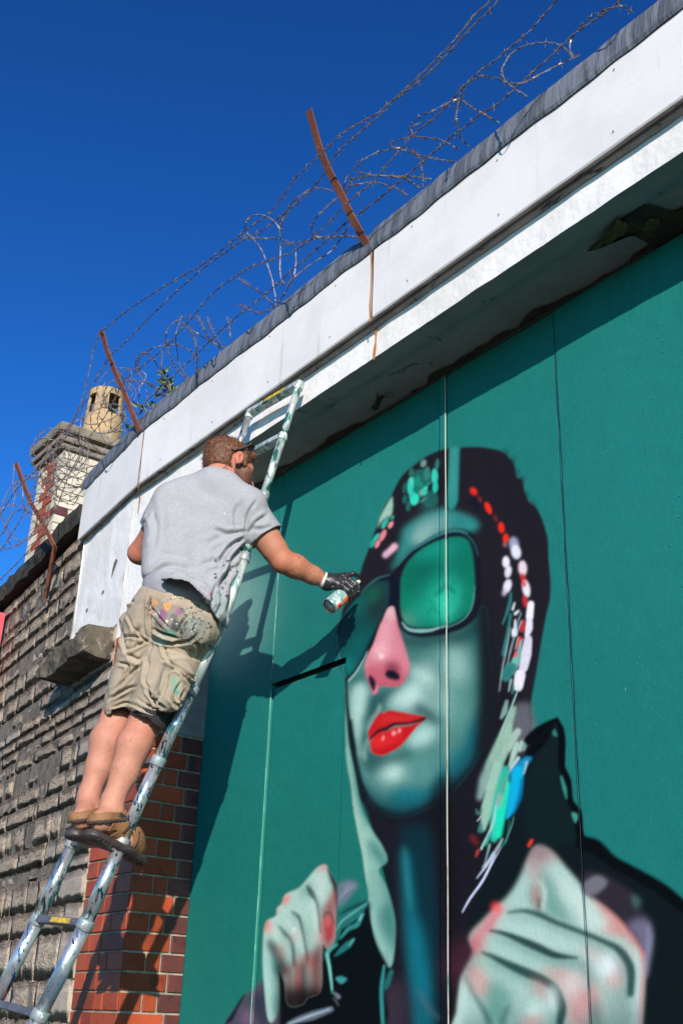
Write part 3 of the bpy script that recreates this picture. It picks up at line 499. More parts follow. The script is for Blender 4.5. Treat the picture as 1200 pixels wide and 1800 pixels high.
M['pot'] = mat('buff_chimney_clay', (.42, .29, .15), .9, var=(.24, .18, .10), scale=5, var_amt=.8, bump=.004, bscale=40, spots=[((.20, .16, .10), 7., .6, .74, (2, 2, .5)), ((.10, .09, .06), 18., .64, .74)])
M['cap'] = mat('weathered_chimney_cap', (.23, .19, .14), .95, var=(.11, .095, .07), scale=8, bump=.01, bscale=30, spots=[((.30, .26, .18), 12., .6, .7)])
M['wbrick'] = mat('flaking_white_brick', (.58, .52, .41), .9, var=(.38, .33, .25), scale=10, bump=.003, bscale=60, obj_rand=.12, spots=[((.24, .07, .035), 9., .66, .69), ((.3, .24, .16), 20., .66, .72)])
M['redpaint'] = mat('faded_red_paint', (.33, .07, .035), .8, var=(.16, .05, .03), scale=14)
M['sign_red'] = mat('coral_red_sign', H('dc4a54'), .5, var=H('cf3e48'), scale=8); M['sign_blue'] = mat('blue_sign_edge', H('1e5f9c'), .4)
M['leaf'] = mat('grey_green_leaf', (.10, .15, .06), .6, var=(.22, .25, .14), scale=30, obj_rand=.3); M['stem'] = mat('plant_stem', (.2, .18, .09), .8)
M['lens'] = mat('dark_sunglass', (.01, .01, .012), .15); M['ink_tattoo'] = mat('tattoo_ink', (.02, .02, .025), .7)
M['door'] = mat('sprayed_door_paint', (.05, .2, .2), .55, col=True, bump=.0009, bscale=60, stretch=(1.5, 1, .7), spec=.07)
M['door_edge'] = mat('dark_door_edge', (.02, .03, .03), .8); M['strip'] = mat('pale_joint_strip', (.36, .38, .32), .6, var=(.20, .08, .04), scale=9, thresh=(.5, .6), stretch=(1, 1, .5), spots=[(H('2f7a70'), 14., .58, .64, (1, 1, .4)), (H('1a2a28'), 30., .62, .68, (1, 1, .5))])

# ================================================================= ground
g = MB().add([(-400, -400, -1.6), (400, -400, -1.6), (400, 400, -1.6), (-400, 400, -1.6)], [(0, 1, 2, 3)]).obj('ground', M['ground']); tag(g, kind='structure')
pv = MB().box((-14, -1.75, -1.6), (9, 1.0, -1.48)).obj('pavement', mat('concrete_paving', (.12, .115, .108), .9, var=(.09, .085, .08), scale=4, bump=.003, bscale=80), bevel=.01); tag(pv, kind='structure')

# ================================================================= shop building
RV = .29                                        # depth of the door recess
ZB, ZF0, ZF1 = 2.40, 2.545, 2.90                # beam underside, fascia bottom and top
XD = -4.60; XL = -5.06; XR = 3.0
shop = empty('shop_building', (-3, 0, -1.6), 'whitewashed flat-roofed shop front with a woman in dark glasses sprayed across its teal doors', 'building')
MB().box((XL+.012, .40, -1.6), (XR, 5.0, 2.86)).box((XL+.012, .013, -1.6), (XD-.012, .3995, 1.2)).obj('wall', M['mortar'], shop)
# beam (lintel) with uneven render, its underside stepped
def wall_grid(x0, x1, z0, z1, nx, nz, y, amp, nrm=-1):
    xs = np.linspace(x0, x1, nx); zs = np.linspace(z0, z1, nz); X, Z = np.meshgrid(xs, zs)
    n = RNG.normal(size=(nz, nx)); n = blur1(n, 1.2); Yv = y+n*amp*3
    V = np.stack([X.ravel(), Yv.ravel(), Z.ravel()], 1)
    i = np.arange(nx*nz).reshape(nz, nx); F = np.stack([i[:-1, :-1], i[:-1, 1:], i[1:, 1:], i[1:, :-1]], -1).reshape(-1, 4)
    return V, F
V, F = wall_grid(XL, XR, ZB, 2.62, 300, 9, 0, .0014)
n0 = 300; mb = MB(); mb.V = [tuple(v) for v in V]; mb.F = [tuple(f) for f in F]
mb.add([(XL, .01, ZB), (XR, .01, ZB), (XR, .39, ZB), (XL, .39, ZB), (XL, .01, 2.62), (XR, .01, 2.62), (XR, .39, 2.62), (XL, .39, 2.62)], [(4, 5, 6, 7), (1, 2, 6, 5), (0, 4, 7, 3)])
beam = mb.obj('beam', M['render'], shop, True)
# soffit: grid with ragged fall of old paint, a step along it
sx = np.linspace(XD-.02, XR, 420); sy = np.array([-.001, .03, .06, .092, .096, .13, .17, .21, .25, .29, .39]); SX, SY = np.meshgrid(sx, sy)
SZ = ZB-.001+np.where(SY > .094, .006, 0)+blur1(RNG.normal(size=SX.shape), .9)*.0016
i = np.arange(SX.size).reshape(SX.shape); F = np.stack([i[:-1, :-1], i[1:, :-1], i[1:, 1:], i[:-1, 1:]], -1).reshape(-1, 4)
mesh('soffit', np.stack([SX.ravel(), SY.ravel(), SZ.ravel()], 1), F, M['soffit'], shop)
def flake(pts, m, nm, z, curl=0.):
    P = [atz(p, z) for p in spl(pts, True, 4)]
    P = [p+np.array([RNG.normal()*.003, RNG.normal()*.003, 0]) for p in P]; c = np.mean(P, 0); k = len(P)
    V = [p-np.array([0, 0, curl*abs(math.sin(i*.7))]) for i, p in enumerate(P)]+[c]
    return MB().add(V, [(i, (i+1) % k, k) for i in range(k)]).obj(nm, m, shop)
flake([(1030,440),(1062,420),(1080,405),(1092,388),(1118,368),(1135,362),(1160,366),(1185,372),(1250,345),(1260,420),(1215,432),(1160,440),(1130,425),(1110,415),(1080,420),(1055,436)], M['dark'], 'bare_patch', ZB-.0045)
flake([(1128,398),(1140,382),(1156,384),(1160,394),(1148,404),(1134,403)], M['yellow_flake'], 'paint_flake', ZB-.006, .004)
flake([(1082,386),(1096,388),(1103,398),(1092,412),(1070,424),(1050,430),(1042,436),(1056,420)], M['yellow_flake'], 'paint_flake', ZB-.012, .01)
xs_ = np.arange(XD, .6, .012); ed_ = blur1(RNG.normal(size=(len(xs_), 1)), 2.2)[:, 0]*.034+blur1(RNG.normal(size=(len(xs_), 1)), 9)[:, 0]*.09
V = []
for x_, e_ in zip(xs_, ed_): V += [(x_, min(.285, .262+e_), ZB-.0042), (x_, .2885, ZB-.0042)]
MB().add(V, [(2*i, 2*i+2, 2*i+3, 2*i+1) for i in range(len(xs_)-1)]).obj('shade_strip', M['dark'], shop)  # ragged black strip coloured in for the shade at the door head
flake([(652,716),(664,700),(662,690),(668,700),(676,694),(668,712),(660,722)], M['dark'], 'bare_patch', ZB-.005)
# fascia: trim, panels, lead flashing
fas = MB().box((XL-.02, -.018, ZF0+.02), (XR, -.0005, ZF1+.02)).obj('fascia', M['render'], shop)
joints = [-4.925, -2.945, -.955, 1.03, XR]
JN = [(-4.925, -2.95), (-2.94, -.96), (-.95, 1.025), (1.035, XR)]
def strip_grid(P0, P1, prof, n, amp, name, m, par, jit=None):
    """sweep a profile [(out, z)] from P0 to P1 (xy), out = toward the street"""
    P0, P1 = np.array(P0, float), np.array(P1, float); d = P1-P0; L = np.hypot(*d); t = d/L; o = np.array([t[1], -t[0]])
    if o[1] > 0: o = -o
    V = []; k = len(prof); N = blur1(RNG.normal(size=(n, k)), 1.)
    for i in range(n):
        c = P0+d*i/(n-1)
        for j, (a, z) in enumerate(prof):
            q = c+o*(a+N[i, j]*amp); dz = jit(i/(n-1), j) if jit else 0
            V.append((q[0], q[1], z+N[i, (j+1) % k]*amp+dz))
    F = [(i*k+j, (i+1)*k+j, (i+1)*k+j+1, i*k+j+1) for i in range(n-1) for j in range(k-1)]
    return mesh(name, V, F, m, par)
fpan = [(.020, ZF0+.012), (.046, ZF0), (.050, ZF0+.006), (.050, ZF0+.09), (.049, ZF0+.18), (.050, ZF0+.27), (.050, ZF1), (.02, ZF1)]
for a, b in JN: strip_grid((a+.002, 0), (b, 0), fpan, 40, .0006, 'fascia_panel', M['fascia'], fas)
LF0 = lp(.005, 0); LF1 = lp(.79, 0); kx = (joints[0]-.004, 0)
strip_grid(kx, (LF1[0], LF1[1]), fpan, 24, .0006, 'fascia_panel', M['fascia'], fas)
e = LF1; ee = MB(); ee.add([(*(e+BN*o)[:2], z) for o, z in fpan]+[(*(e+BN*-.05)[:2], ZF1), (*(e+BN*-.05)[:2], ZF0)], [tuple(range(10))]); ee.obj('fascia_end', M['fascia'], fas)
# moulding under the fascia
for P0, P1, n in (((joints[0], 0), (XR, 0), 260), ((LF1[0], LF1[1]), (joints[0], 0), 40)):
    if n == 40: P0, P1 = P1, P0
    strip_grid(P0, P1, [(.001, ZF0-.012), (.012, ZF0-.012), (.020, ZF0-.004), (.022, ZF0+.008), (.046, ZF0-.001), (.046, ZF0+.004)], n, .0012, 'moulding', M['trim'], fas)
sc = MB()
for a, b in JN+[(joints[0]-.75, joints[0])]:
    nn = 4
    for i in range(nn):
        for z in (ZF0+.055, ZF0+.30):
            x = a+(b-a)*(i+.5)/nn+random.uniform(-.03, .03)
            if x < joints[0]: continue
            sc.tube([(x, -.0507, z), (x, -.0535, z)], .0032, 6)
tag(sc.obj('screw_head', M['trim'], fas), kind='stuff')
def fjit(seed):
    r = random.Random(seed); ph = [r.uniform(0, 6.28) for _ in range(6)]
    return lambda t, j: (math.sin(t*31+ph[0])*.003+math.sin(t*73+ph[1])*.002+math.sin(t*13+ph[4])*.004)*(1 if j in (0, 1) else .3)+(-.012*math.exp(-((1-t)/.06)**2) if j > 2 else 0)
fl = [(.056, ZF1-.026), (.062, ZF1-.012), (.060, ZF1+.02), (.053, ZF1+.06), (.040, ZF1+.10), (.018, ZF1+.122), (-.03, ZF1+.130), (-.4, ZF1+.12)]
flash = MB().box((XL-.4, .03, ZF1-.03), (XR, .6, ZF1+.09)).obj('flashing', M['lead'], shop)
for k, (a, b) in enumerate(JN): strip_grid((a-.012, 0), (b+.012, 0), fl, 90, .0014, 'lead_sheet', M['lead'], flash, fjit(k))
strip_grid((joints[0]+.01, 0), (lp(.83, 0)[0], lp(.83, 0)[1]), fl, 40, .0014, 'lead_sheet', M['lead'], flash, fjit(9))
MB().box((XL-.02, .5, ZF1-.02), (XR, 5.0, ZF1+.05)).obj('roof', M['lead'], shop)
# rust runs below the posts
def run(pts, w, Y, nm='rust_stain', left=False):
    P = [at(p, Y) for p in pts]; mb = MB(); V = []
    for i, p in enumerate(P):
        ww = w[i] if isinstance(w, list) else w; V += [p-np.array([ww, 0, 0]), p+np.array([ww, 0, 0])]
    mb.add(V, [(2*i, 2*i+1, 2*i+3, 2*i+2) for i in range(len(P)-1)]); return mb.obj(nm, M['ruststain'], shop)
run([(652,442),(653,470),(652,500),(650,535),(651,565)], [.005, .004, .003, .005, .004], -.0535)
run([(660,572),(661,585),(660,600),(658,615),(657,632)], [.005, .006, .004, .010, .005], -.0065)
run([(251,775),(249,800),(247,830),(243,862)], [.004, .002, .002, .003], -.0535); run([(246,872),(244,890),(242,902)], [.006, .004, .002], -.0065)
# white render on the turned front, above the ledge
def lgrid(u0, u1, z0, z1, nu, nz, out, amp, name, m, par):
    us = np.linspace(u0, u1, nu); zs = np.linspace(z0, z1, nz); N = blur1(RNG.normal(size=(nz, nu)), 1.2)*amp*3
    V = [lp(u, z, out+N[j, i]) for j, z in enumerate(zs) for i, u in enumerate(us)]
    F = [(j*nu+i, (j+1)*nu+i, (j+1)*nu+i+1, j*nu+i+1) for j in range(nz-1) for i in range(nu-1)]
    k = len(V)
    V += [lp(u1, z0, out-.05), lp(u1, z1, out-.05)]; F += [(nu-1, k, k+1, nz*nu-1)]
    return mesh(name, V, F, m, par, True)
lgrid(-.012, .775, 1.80, 2.545, 30, 30, .004, .002, 'render_panel', M['render'], shop)
V, F = wall_grid(XL, XD, 1.73, ZB, 20, 30, -.002, .0012); mb = MB(); mb.V = [tuple(v) for v in V]; mb.F = [tuple(f) for f in F]
mb.add([(XD, -.002, 1.73), (XD, -.002, ZB), (XD, .3, ZB), (XD, .3, 1.73)], [(0, 3, 2, 1)]); mb.obj('render_panel', M['render'], shop)
# grey-painted head of the brick reveal
MB().box((XD-.01, .0, 1.20), (XD+.001, .30, 1.73)).obj('reveal_paint', M['greyreveal'], shop)
# brick pier: street face and reveal, laid course by course
pier = MB().box((XL+.004, .006, -1.6), (XD-.006, .30, 1.73)).obj('brick_pier', M['mortar'], shop)
def brick_mesh(w, h, d):
    me = bpy.data.meshes.new('brick'); bm = bmesh.new(); bmesh.ops.create_cube(bm, size=1)
    for v in bm.verts: v.co = Vector((v.co.x*w, v.co.y*d, v.co.z*h))
    bmesh.ops.bevel(bm, geom=bm.edges[:], offset=.0025, segments=1, affect='EDGES'); bm.to_mesh(me); bm.free(); me.materials.append(M['brick']); return me
CH = .0787; BW = [.215, .1025, .0675, .150]
cache = {}
def brick(par, c, w, h, d, axis, mt='brick'):
    key = (round(w, 3), round(h, 3), axis, mt)
    if key not in cache:
        me = brick_mesh(w if axis == 'x' else d, h, d if axis == 'x' else w); me.materials.clear(); me.materials.append(M[mt]); cache[key] = me
    o = link(bpy.data.objects.new('brick', cache[key]), par); o.location = Vector(c)-Vector(off(par)); return o
for r in range(-20, 26):
    z0 = .011+CH*r; zc = z0+CH/2; h = CH-.0095
    if zc > 1.72 or zc < -1.55: continue
    s = random.uniform(-.0008, .0008)
    seq = [.1025, .1025, .215] if r % 2 else [.215, .0675, .138]
    tot = XD-XL-.004; sc_ = (tot-.009*3)/sum(seq); x = XL+.004
    for w in seq:
        w = w*sc_; brick(pier, (x+w/2, -.002+s+.05, zc), w, h, .104, 'x'); x += w+.0095
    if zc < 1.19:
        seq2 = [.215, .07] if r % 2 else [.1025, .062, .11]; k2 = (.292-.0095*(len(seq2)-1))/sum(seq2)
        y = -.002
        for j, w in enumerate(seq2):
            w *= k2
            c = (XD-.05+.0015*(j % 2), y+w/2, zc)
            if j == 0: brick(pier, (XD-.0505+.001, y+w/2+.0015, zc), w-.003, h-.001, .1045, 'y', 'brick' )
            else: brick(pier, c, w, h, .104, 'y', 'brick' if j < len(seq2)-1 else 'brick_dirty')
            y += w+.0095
# ----------------------------------------------------------------- doors with the mural
door = MB().box((XD-.05, RV+.035, -1.6), (XR, RV+.10, ZB+.02)).obj('door', M['door_edge'], shop)
art = paint_mural()
BASE = hexc('1d716a')
spk = RNG.normal(size=(MH, MW)); art = art*(1+.038*(blur1(spk, .7)*2)[..., None]+.02*(blur1(spk[::-1], 6)*12)[..., None])
def door_colour(P):
    q = px(P); x = (q[:, 0]-MX0)*MS-.5; y = (q[:, 1]-MY0)*MS-.5
    fade = np.clip(np.maximum((q[:, 0]-1235)/80, (q[:, 1]-1850)/70), 0, 1)
    x = np.clip(x, 0, MW-1.01); y = np.clip(y, 0, MH-1.01); xi, yi = x.astype(int), y.astype(int); fx, fy = (x-xi)[:, None], (y-yi)[:, None]
    c = (art[yi, xi]*(1-fx)+art[yi, xi+1]*fx)*(1-fy)+(art[yi+1, xi]*(1-fx)+art[yi+1, xi+1]*fx)*fy
    # hairline scratches, chips and drips in the paint are real wear
    return c*(1-fade[:, None])+BASE*fade[:, None]
def board(x0, x1, z0, z1, dy, name='door_board', notch=None, st=.0042):
    zs = np.concatenate([np.arange(z0, min(-.12, z1), .12), np.arange(max(z0, -.12), z1, st), [z1]]) if z0 < -.12 else np.append(np.arange(z0, z1, st), z1)
    sx_ = st if x0 < -1.55 else .1
    xs = np.append(np.arange(x0, x1, sx_), x1); X, Z = np.meshgrid(xs, zs); nz, nx = X.shape
    Y = np.full(X.shape, RV+dy)+blur1(RNG.normal(size=(nz, nx)), 5)*.0035+.0012*np.sin(X*9+z0)
    e = np.minimum(np.minimum(X-x0, x1-X), np.minimum(Z-z0, z1-Z)); Y += .0022*np.exp(-(e/.004)**2)
    V = np.stack([X, Y, Z], -1).reshape(-1, 3); C = door_colour(V)
    i = np.arange(nx*nz).reshape(nz, nx); F = np.stack([i[:-1, :-1], i[:-1, 1:], i[1:, 1:], i[1:, :-1]], -1).reshape(-1, 4)
    if notch:
        c = V[F].mean(1); F = F[~((c[:, 0] < notch[0]) & (c[:, 2] < notch[1]))]
    bd = np.concatenate([i[0, :], i[1:, -1], i[-1, ::-1][1:], i[::-1, 0][1:-1]]); nv = len(V); bv = V[bd].copy(); bv[:, 1] = RV+.036
    V = np.vstack([V, bv]); C = np.vstack([C, C[bd]*.6]); k = np.arange(len(bd)); kk = (k+1) % len(bd)
    F = np.vstack([F, np.stack([bd[kk], bd[k], nv+k, nv+kk], -1)])
    if notch: 
        keep = ~((V[F].mean(1)[:, 0] < notch[0]) & (V[F].mean(1)[:, 2] < notch[1])); F = F[keep]
    return mesh(name, V, F, M['door'], door, True, C)
ZT = ZB-.012
board(-4.655, -4.0405, -1.6, ZT, .001)
board(-4.0375, -2.9265, -1.6, ZT, .0, notch=(-3.4915, 1.345))
board(-4.0330, -3.4965, -1.6, 1.326, .010, 'wicket_board')
board(-2.9245, -2.8885, -1.6, ZT, -.004)
board(-2.8830, -2.3040, -1.6, ZT, .002); board(-2.3028, -1.7198, -1.6, ZT, -.001); board(-1.7182, -1.1300, -1.6, ZT, .003)
board(-1.1270, -.54, -1.6, ZT, 0); board(-.537, .05, -1.6, ZT, .002); board(.053, .64, -1.6, ZT, 0); board(.643, XR-.02, -1.6, ZT, .001)
MB().tube([(-2.8845+.0006*math.sin(i*.9), RV-.004, z) for i, z in enumerate(np.linspace(-1.6, ZT, 60))], .0024, 8).obj('joint_strip', M['strip'], door, True)
rm = mat('scuffed_bead', H('7fbfa8'), .6, var=H('2f8878'), scale=24, thresh=(.42, .5), stretch=(1, 1, .4), spots=[(H('2a2a24'), 40., .66, .7)])
MB().tube([(-4.038+.0007*math.sin(i*1.3), RV+.001, z) for i, z in enumerate(np.linspace(-1.6, 1.33, 50))], .0017, 6).obj('joint_bead', rm, door, True)
MB().tube([(-4.039, RV+.0015, z) for z in np.linspace(1.36, 2.1, 12)], .0016, 6).obj('joint_bead', rm, door, True)
for X0 in (-2.3034, -1.7190):
    MB().tube([(X0+.0012*math.sin(i*.83)+.0008*math.sin(i*2.1), RV-.0008, z) for i, z in enumerate(np.linspace(-1.6, ZT, 90))], .0007, 6).obj('board_seam', M['door_edge'], door, True)
# small paint drips and bubbles on the boards
db = MB()
for _ in range(150):
    x = random.uniform(-2.28, -1.2); z = random.uniform(.75, 2.1)
    h = random.choice([.003, .004, .006, .03]) if random.random() < .3 else .003
    db.tube([(x, RV-.0005, z+h), (x, RV-.003, z), (x, RV-.0005, z-.003)], [.0006, .0013, .0006], 5)
tag(db.obj('paint_drip', mat('dried_drip', H('2a8078'), .35), door, True), kind='stuff')
# ================================================================= stone wall of the turned front
swall = empty('stone_wall', tuple(lp(1.5, -1.6)), 'weathered rock-faced sandstone wall turning away at the left of the brick pier', 'wall')
def lbox(mb, u0, u1, z0, z1, o0, o1): return mb.box((u0, z0, o0), (u1, z1, o1), (BU, np.array([0, 0, 1.]), BN), (BX0, 0, 0))
b = MB(); lbox(b, .003, 6.2, -1.6, 2.62, -.45, .0015); b.obj('wall_core', M['joint'], swall)
def stone_mesh(seed, rough, nx=8, nz=3):
    r = np.random.default_rng(seed); V = []; F = []
    n1 = blur1(r.normal(size=(nz+1, nx+1)), .8)*1.6; n2 = r.normal(size=(nz+1, nx+1))*.35; tilt = r.normal()*.3
    for j in range(nz+1):
        for i in range(nx+1):
            ed = i in (0, nx) or j in (0, nz)
            x = i/nx-.5+(0 if i in (0, nx) else r.normal()*.02); z = j/nz-.5+(0 if j in (0, nz) else r.normal()*.04)
            if ed: x += r.normal()*.008; z += r.normal()*.028
            o = max(-.002, rough*(.60+n1[j, i]*.5+n2[j, i]*.7+tilt*.6*(i/nx-.5)+(.15 if j == 1 else 0)))
            if ed: o = .008+(n2[j, i]*.004 if j in (0, nz) else 0) if rough > .012 else .002
            if i in (1, nx-1): o = min(o, .013)
            V.append((x, z, o))
    for j in range(nz):
        for i in range(nx):
            a = j*(nx+1)+i; F.append((a, a+1, a+nx+2, a+nx+1))
    bd = [i for i in range(nx+1)]+[j*(nx+1)+nx for j in range(1, nz+1)]+[nz*(nx+1)+i for i in range(nx-1, -1, -1)]+[j*(nx+1) for j in range(nz-1, 0, -1)]
    k = len(V); V += [(V[i][0], V[i][1], -.07) for i in bd]; n = len(bd); nf = len(F)
    F += [(bd[i], k+i, k+(i+1) % n, bd[(i+1) % n]) for i in range(n)]
    me = bpy.data.meshes.new('stone'); me.from_pydata(V, [], F); me.update(); me.materials.append(M['stone'] if rough > .012 else M['quoin'])
    for p in me.polygons: p.use_smooth = p.index < nf
    return me
ROCK = [stone_mesh(100+i, random.uniform(.011, .019)) for i in range(16)]; SMOOTH = [stone_mesh(200+i, .006) for i in range(5)]
BR = Matrix((( BU[0], 0, BN[0]), (BU[1], 0, BN[1]), (0, 1, 0))).to_4x4()
SO = Vector(off(swall))
def stone(u0, u1, z0, z1, pool, out=0., par=None):
    me = random.choice(pool); o = link(bpy.data.objects.new('stone', me), swall)
    c = Vector(lp((u0+u1)/2, (z0+z1)/2, out-.004))-SO
    o.matrix_local = Matrix.Translation(c) @ BR @ Matrix.Diagonal((u1-u0, z1-z0, 1, 1))
    return o
z = -.42; rw = 0; nst = 0
while z < 2.60:
    h = random.choice([.07, .085, .10, .115, .13, .15]) if z > .2 else random.choice([.15, .18, .2])
    if z+h > 2.62: h = 2.62-z
    if h < .05: break
    u = .006
    if z+h/2 > 1.80: u = .79
    elif z+h > 1.66: u = .006
    umax = 1.35+max(0, (z+.3))*.85 if z < 1.6 else 3.5
    first = True; co = random.uniform(-.004, .005)
    while u < umax:
        L = random.uniform(.24, .40) if first and z < 1.7 else random.uniform(.15, .52)
        pool = SMOOTH if (first and z < 1.7) else ROCK
        stone(u-.004, u+L+.004, z+.003, z+h-.002, pool, co+random.uniform(-.002, .002) if pool is ROCK else .009+co*.3); nst += 1
        u += L; first = False
    z += h; rw += 1
print('stones', nst)
# coarse walling beyond and below the pieces
cw = MB()
for zz in np.arange(-1.6, 2.6, .16):
    u = 3.9 if zz > 1.6 else 1.75+max(0, zz+.3)*.9
    if zz < -.44: u = .01
    while u < 6.15:
        L = random.uniform(.2, .45); lbox(cw, u, min(u+L-.01, 6.2), zz+.004, zz+.152, -.1, random.uniform(-.02, .012)); u += L
tag(cw.obj('far_stonework', M['stone'], swall), kind='stuff')
# ledge stone, coping slabs
def rough_block(u0, u1, z0, z1, o0, o1, name, m, amp=.012, n=9, taper=0.):
    V = []; F = []; st = 6
    for i in range(n+1):
        t = i/n; u = u0+(u1-u0)*t
        ring = [(z0, o0), (z0+(z1-z0)*.04, o1*.55+o0*.45), (z0+(z1-z0)*.12, o1), (z0+(z1-z0)*.55, o1*1.02), (z1-(z1-z0)*.05, o1*.95), (z1, o1*.8+o0*.2), (z1, o0)]
        for (zz, oo) in ring:
            sc_ = 1-taper*max(0, (t-.8)/.2)
            V.append(lp(u+RNG.normal()*amp*.5, (zz-(z0+z1)/2)*sc_+(z0+z1)/2+RNG.normal()*amp*.5, oo+RNG.normal()*amp*(oo > o0+.01)))
    k = len(ring)
    for i in range(n):
        for j in range(k-1):
            a = i*k+j; F += [(a, a+k, a+k+1, a+1)]
    F += [tuple(range(k)), tuple(range(n*k+k-1, n*k-1, -1))]
    o = mesh(name, V, F, m, swall)
    s = o.modifiers.new('s', 'SUBSURF'); s.subdivision_type = 'SIMPLE'; s.levels = s.render_levels = 1
    return o
rough_block(.03, .77, 1.635, 1.80, -.05, .165, 'ledge_stone', M['ledge'], .013, 12, .4)
u = .80
while u < 6.1:
    L = random.uniform(.5, .9); rough_block(u, u+L-.006, 2.645, 2.80+random.uniform(-.008, .008), -.45, .065+random.uniform(-.008, .01), 'coping_stone', M['coping'], .009, 8); u += L
# thin pipe casing down the join of render and stone
pc = MB(); lbox(pc, .776, .79, 1.80, 2.55, -.03, .012); pc.obj('edge_bead', M['trim'], swall)

# ================================================================= rusty fence posts
def post(pts, w, label, nm='fence_post'):
    P = [np.array(p) for p in pts]; mb = MB(); n = len(P)
    # an angle iron: two thin flanges swept along the bent line
    for (ax, s0, s1) in (('x', 0, w), ('y', 0, w*.8)):
        V = []
        for i, p in enumerate(P):
            d = P[min(i+1, n-1)]-P[max(i-1, 0)]; d /= np.linalg.norm(d); X = np.array([1., 0, 0]); X -= d*(X@d); X /= np.linalg.norm(X); Yv = np.cross(d, X)
            A, B = (X, Yv) if ax == 'x' else (Yv, X)
            t = .0025
            V += [p+A*s0-B*t, p+A*s1-B*t, p+A*s1+B*t, p+A*s0+B*t]
        F = [(i*4+j, (i+1)*4+j, (i+1)*4+(j+1) % 4, i*4+(j+1) % 4) for i in range(n-1) for j in range(4)]+[(0, 1, 2, 3), tuple(range((n-1)*4+3, (n-1)*4-1, -1))]
        mb.add(V, F)
    o = mb.obj(nm, M['rust']); return tag(o, label, 'fence post', 'rusty angle-iron posts carrying the barbed wire')
PA = [at(p, y) for p, y in (((641,436),-.055), ((613,385),-.13), ((598,352),-.17), ((570,298),-.24), ((556,262),-.29), ((538,197),-.365))]
PB = [at(p, y) for p, y in (((243,763),-.055), ((232,735),-.085), ((215,690),-.14), ((203,665),-.18), ((186,620),-.25), ((175,582),-.31))]
PC = [at(p, y) for p, y in (((76,1052),.07), ((86,1000),.035), ((93,962),-.0), ((75,925),-.05), ((52,885),-.08), ((38,850),-.15), ((26,815),-.22))]
post(PA, .036, 'tallest bent rusty iron post, rising from the joint in the white fascia against open sky')
post(PB, .036, 'bent rusty iron post at the fascia corner beside the chimney pot')
post(PC, .036, 'cranked rusty iron post bolted to the stone wall, leaning over its black coping')
# ================================================================= barbed wire
def smooth3(P, step=.012):
    P = np.array(P, float); c = spl_open3(P, 10); d = np.r_[0, np.cumsum(np.linalg.norm(np.diff(c, axis=0), axis=1))]
    n = max(3, int(d[-1]/step)); t = np.linspace(0, d[-1], n); return np.stack([np.interp(t, d, c[:, k]) for k in range(3)], 1), d[-1]
def spl_open3(p, n):
    if len(p) < 3: return p
    q = np.vstack([2*p[:1]-p[1:2], p, 2*p[-1:]-p[-2:-1]]); out = []
    for i in range(1, len(q)-2):
        a, b, c, d = q[i-1:i+3]
        for k in range(n):
            t = k/n; out.append(.5*((2*b)+(c-a)*t+(2*a-5*b+4*c-d)*t*t+(3*b-a-3*c+d)*t**3))
    out.append(q[-2]); return np.array(out)
def wire(P, label, group, barb=.10, r=.0018, name='barbed_wire', jit=.0012):
    C, L = smooth3(P); C = C+blur1(RNG.normal(size=C.shape), 1.5)*jit*2; mb = MB(); n = len(C)
    T = np.gradient(C, axis=0); T /= np.linalg.norm(T, axis=1)[:, None]+1e-9
    for ph in (0, math.pi):
        pts = []
        for i in range(n):
            a = np.cross(T[i], [0, 0, 1.]); a /= np.linalg.norm(a)+1e-9; b = np.cross(T[i], a); th = i*.75+ph
            pts.append(C[i]+(a*math.cos(th)+b*math.sin(th))*r*.95)
        mb.tube(pts, r, 4)
    s = random.uniform(.02, barb)
    while s < L-.01:
        i = min(n-1, int(s/L*n)); p = C[i]; a = np.cross(T[i], [0, 0, 1.]); a /= np.linalg.norm(a)+1e-9; b = np.cross(T[i], a); th0 = random.uniform(0, 6.28)
        mb.tube([p-T[i]*.006, p+T[i]*.006], r*2.5, 5)
        for k in range(4):
            th = th0+k*math.pi/2+random.uniform(-.3, .3); dr = a*math.cos(th)+b*math.sin(th)+T[i]*random.uniform(-.5, .5); q = p+T[i]*(.005 if k % 2 else -.005)
            mb.tube([q, q+dr*.017], [r*.8, r*.3], 3)
        s += barb*random.uniform(.8, 1.2)
    return tag(mb.obj(name, M['wire']), label, 'barbed wire', group)
def fr(o, s, pts): return [(o[0]+x/s, o[1]+y/s) for x, y in pts]
GS = 'straight strands of barbed wire along the parapet'
GC = 'loops of coiled barbed wire on the parapet'
c3 = lambda pts: fr((420, 350), 4, pts); c4 = lambda pts: fr((500, 180), 4, pts); c5 = lambda pts: fr((780, 0), 3.4286, pts); c2 = lambda pts: fr((160, 560), 4, pts); c6 = lambda pts: fr((40, 640), 5, pts)
def w3(pts, Y, **k):
    n = len(pts); Ys = Y if isinstance(Y, list) else [Y, Y]; return [at(p, float(np.interp(i/(n-1), np.linspace(0, 1, len(Ys)), Ys))) for i, p in enumerate(pts)]
wire(w3([(178,583),(240,535),(300,497),(360,462),(405,427),(435,402),(467,380),(480,367),(494,350)]+c4([(80,530),(190,425),(235,375),(320,300),(410,215),(545,135),(630,90),(710,30)])+[(740,130),(780,90),(809,58),(832,28),(859,3),(890,-40)], [-.31, -.31, -.30, -.36, -.33, -.3]), 'topmost straight strand of barbed wire, tied to the tips of the posts', GS)
wire(w3([(192,627),(226,597),(256,565),(310,513),(360,470),(420,427),(457,407),(485,387),(507,370),(530,348)]+c4([(180,620),(285,495),(350,380),(450,280),(530,210),(600,150),(680,80),(730,15)])+[(740,140),(785,95),(815,62),(838,38),(866,12),(900,-40)], [-.25, -.25, -.25, -.28, -.27, -.26]), 'second straight strand of barbed wire, just below the topmost one', GS)
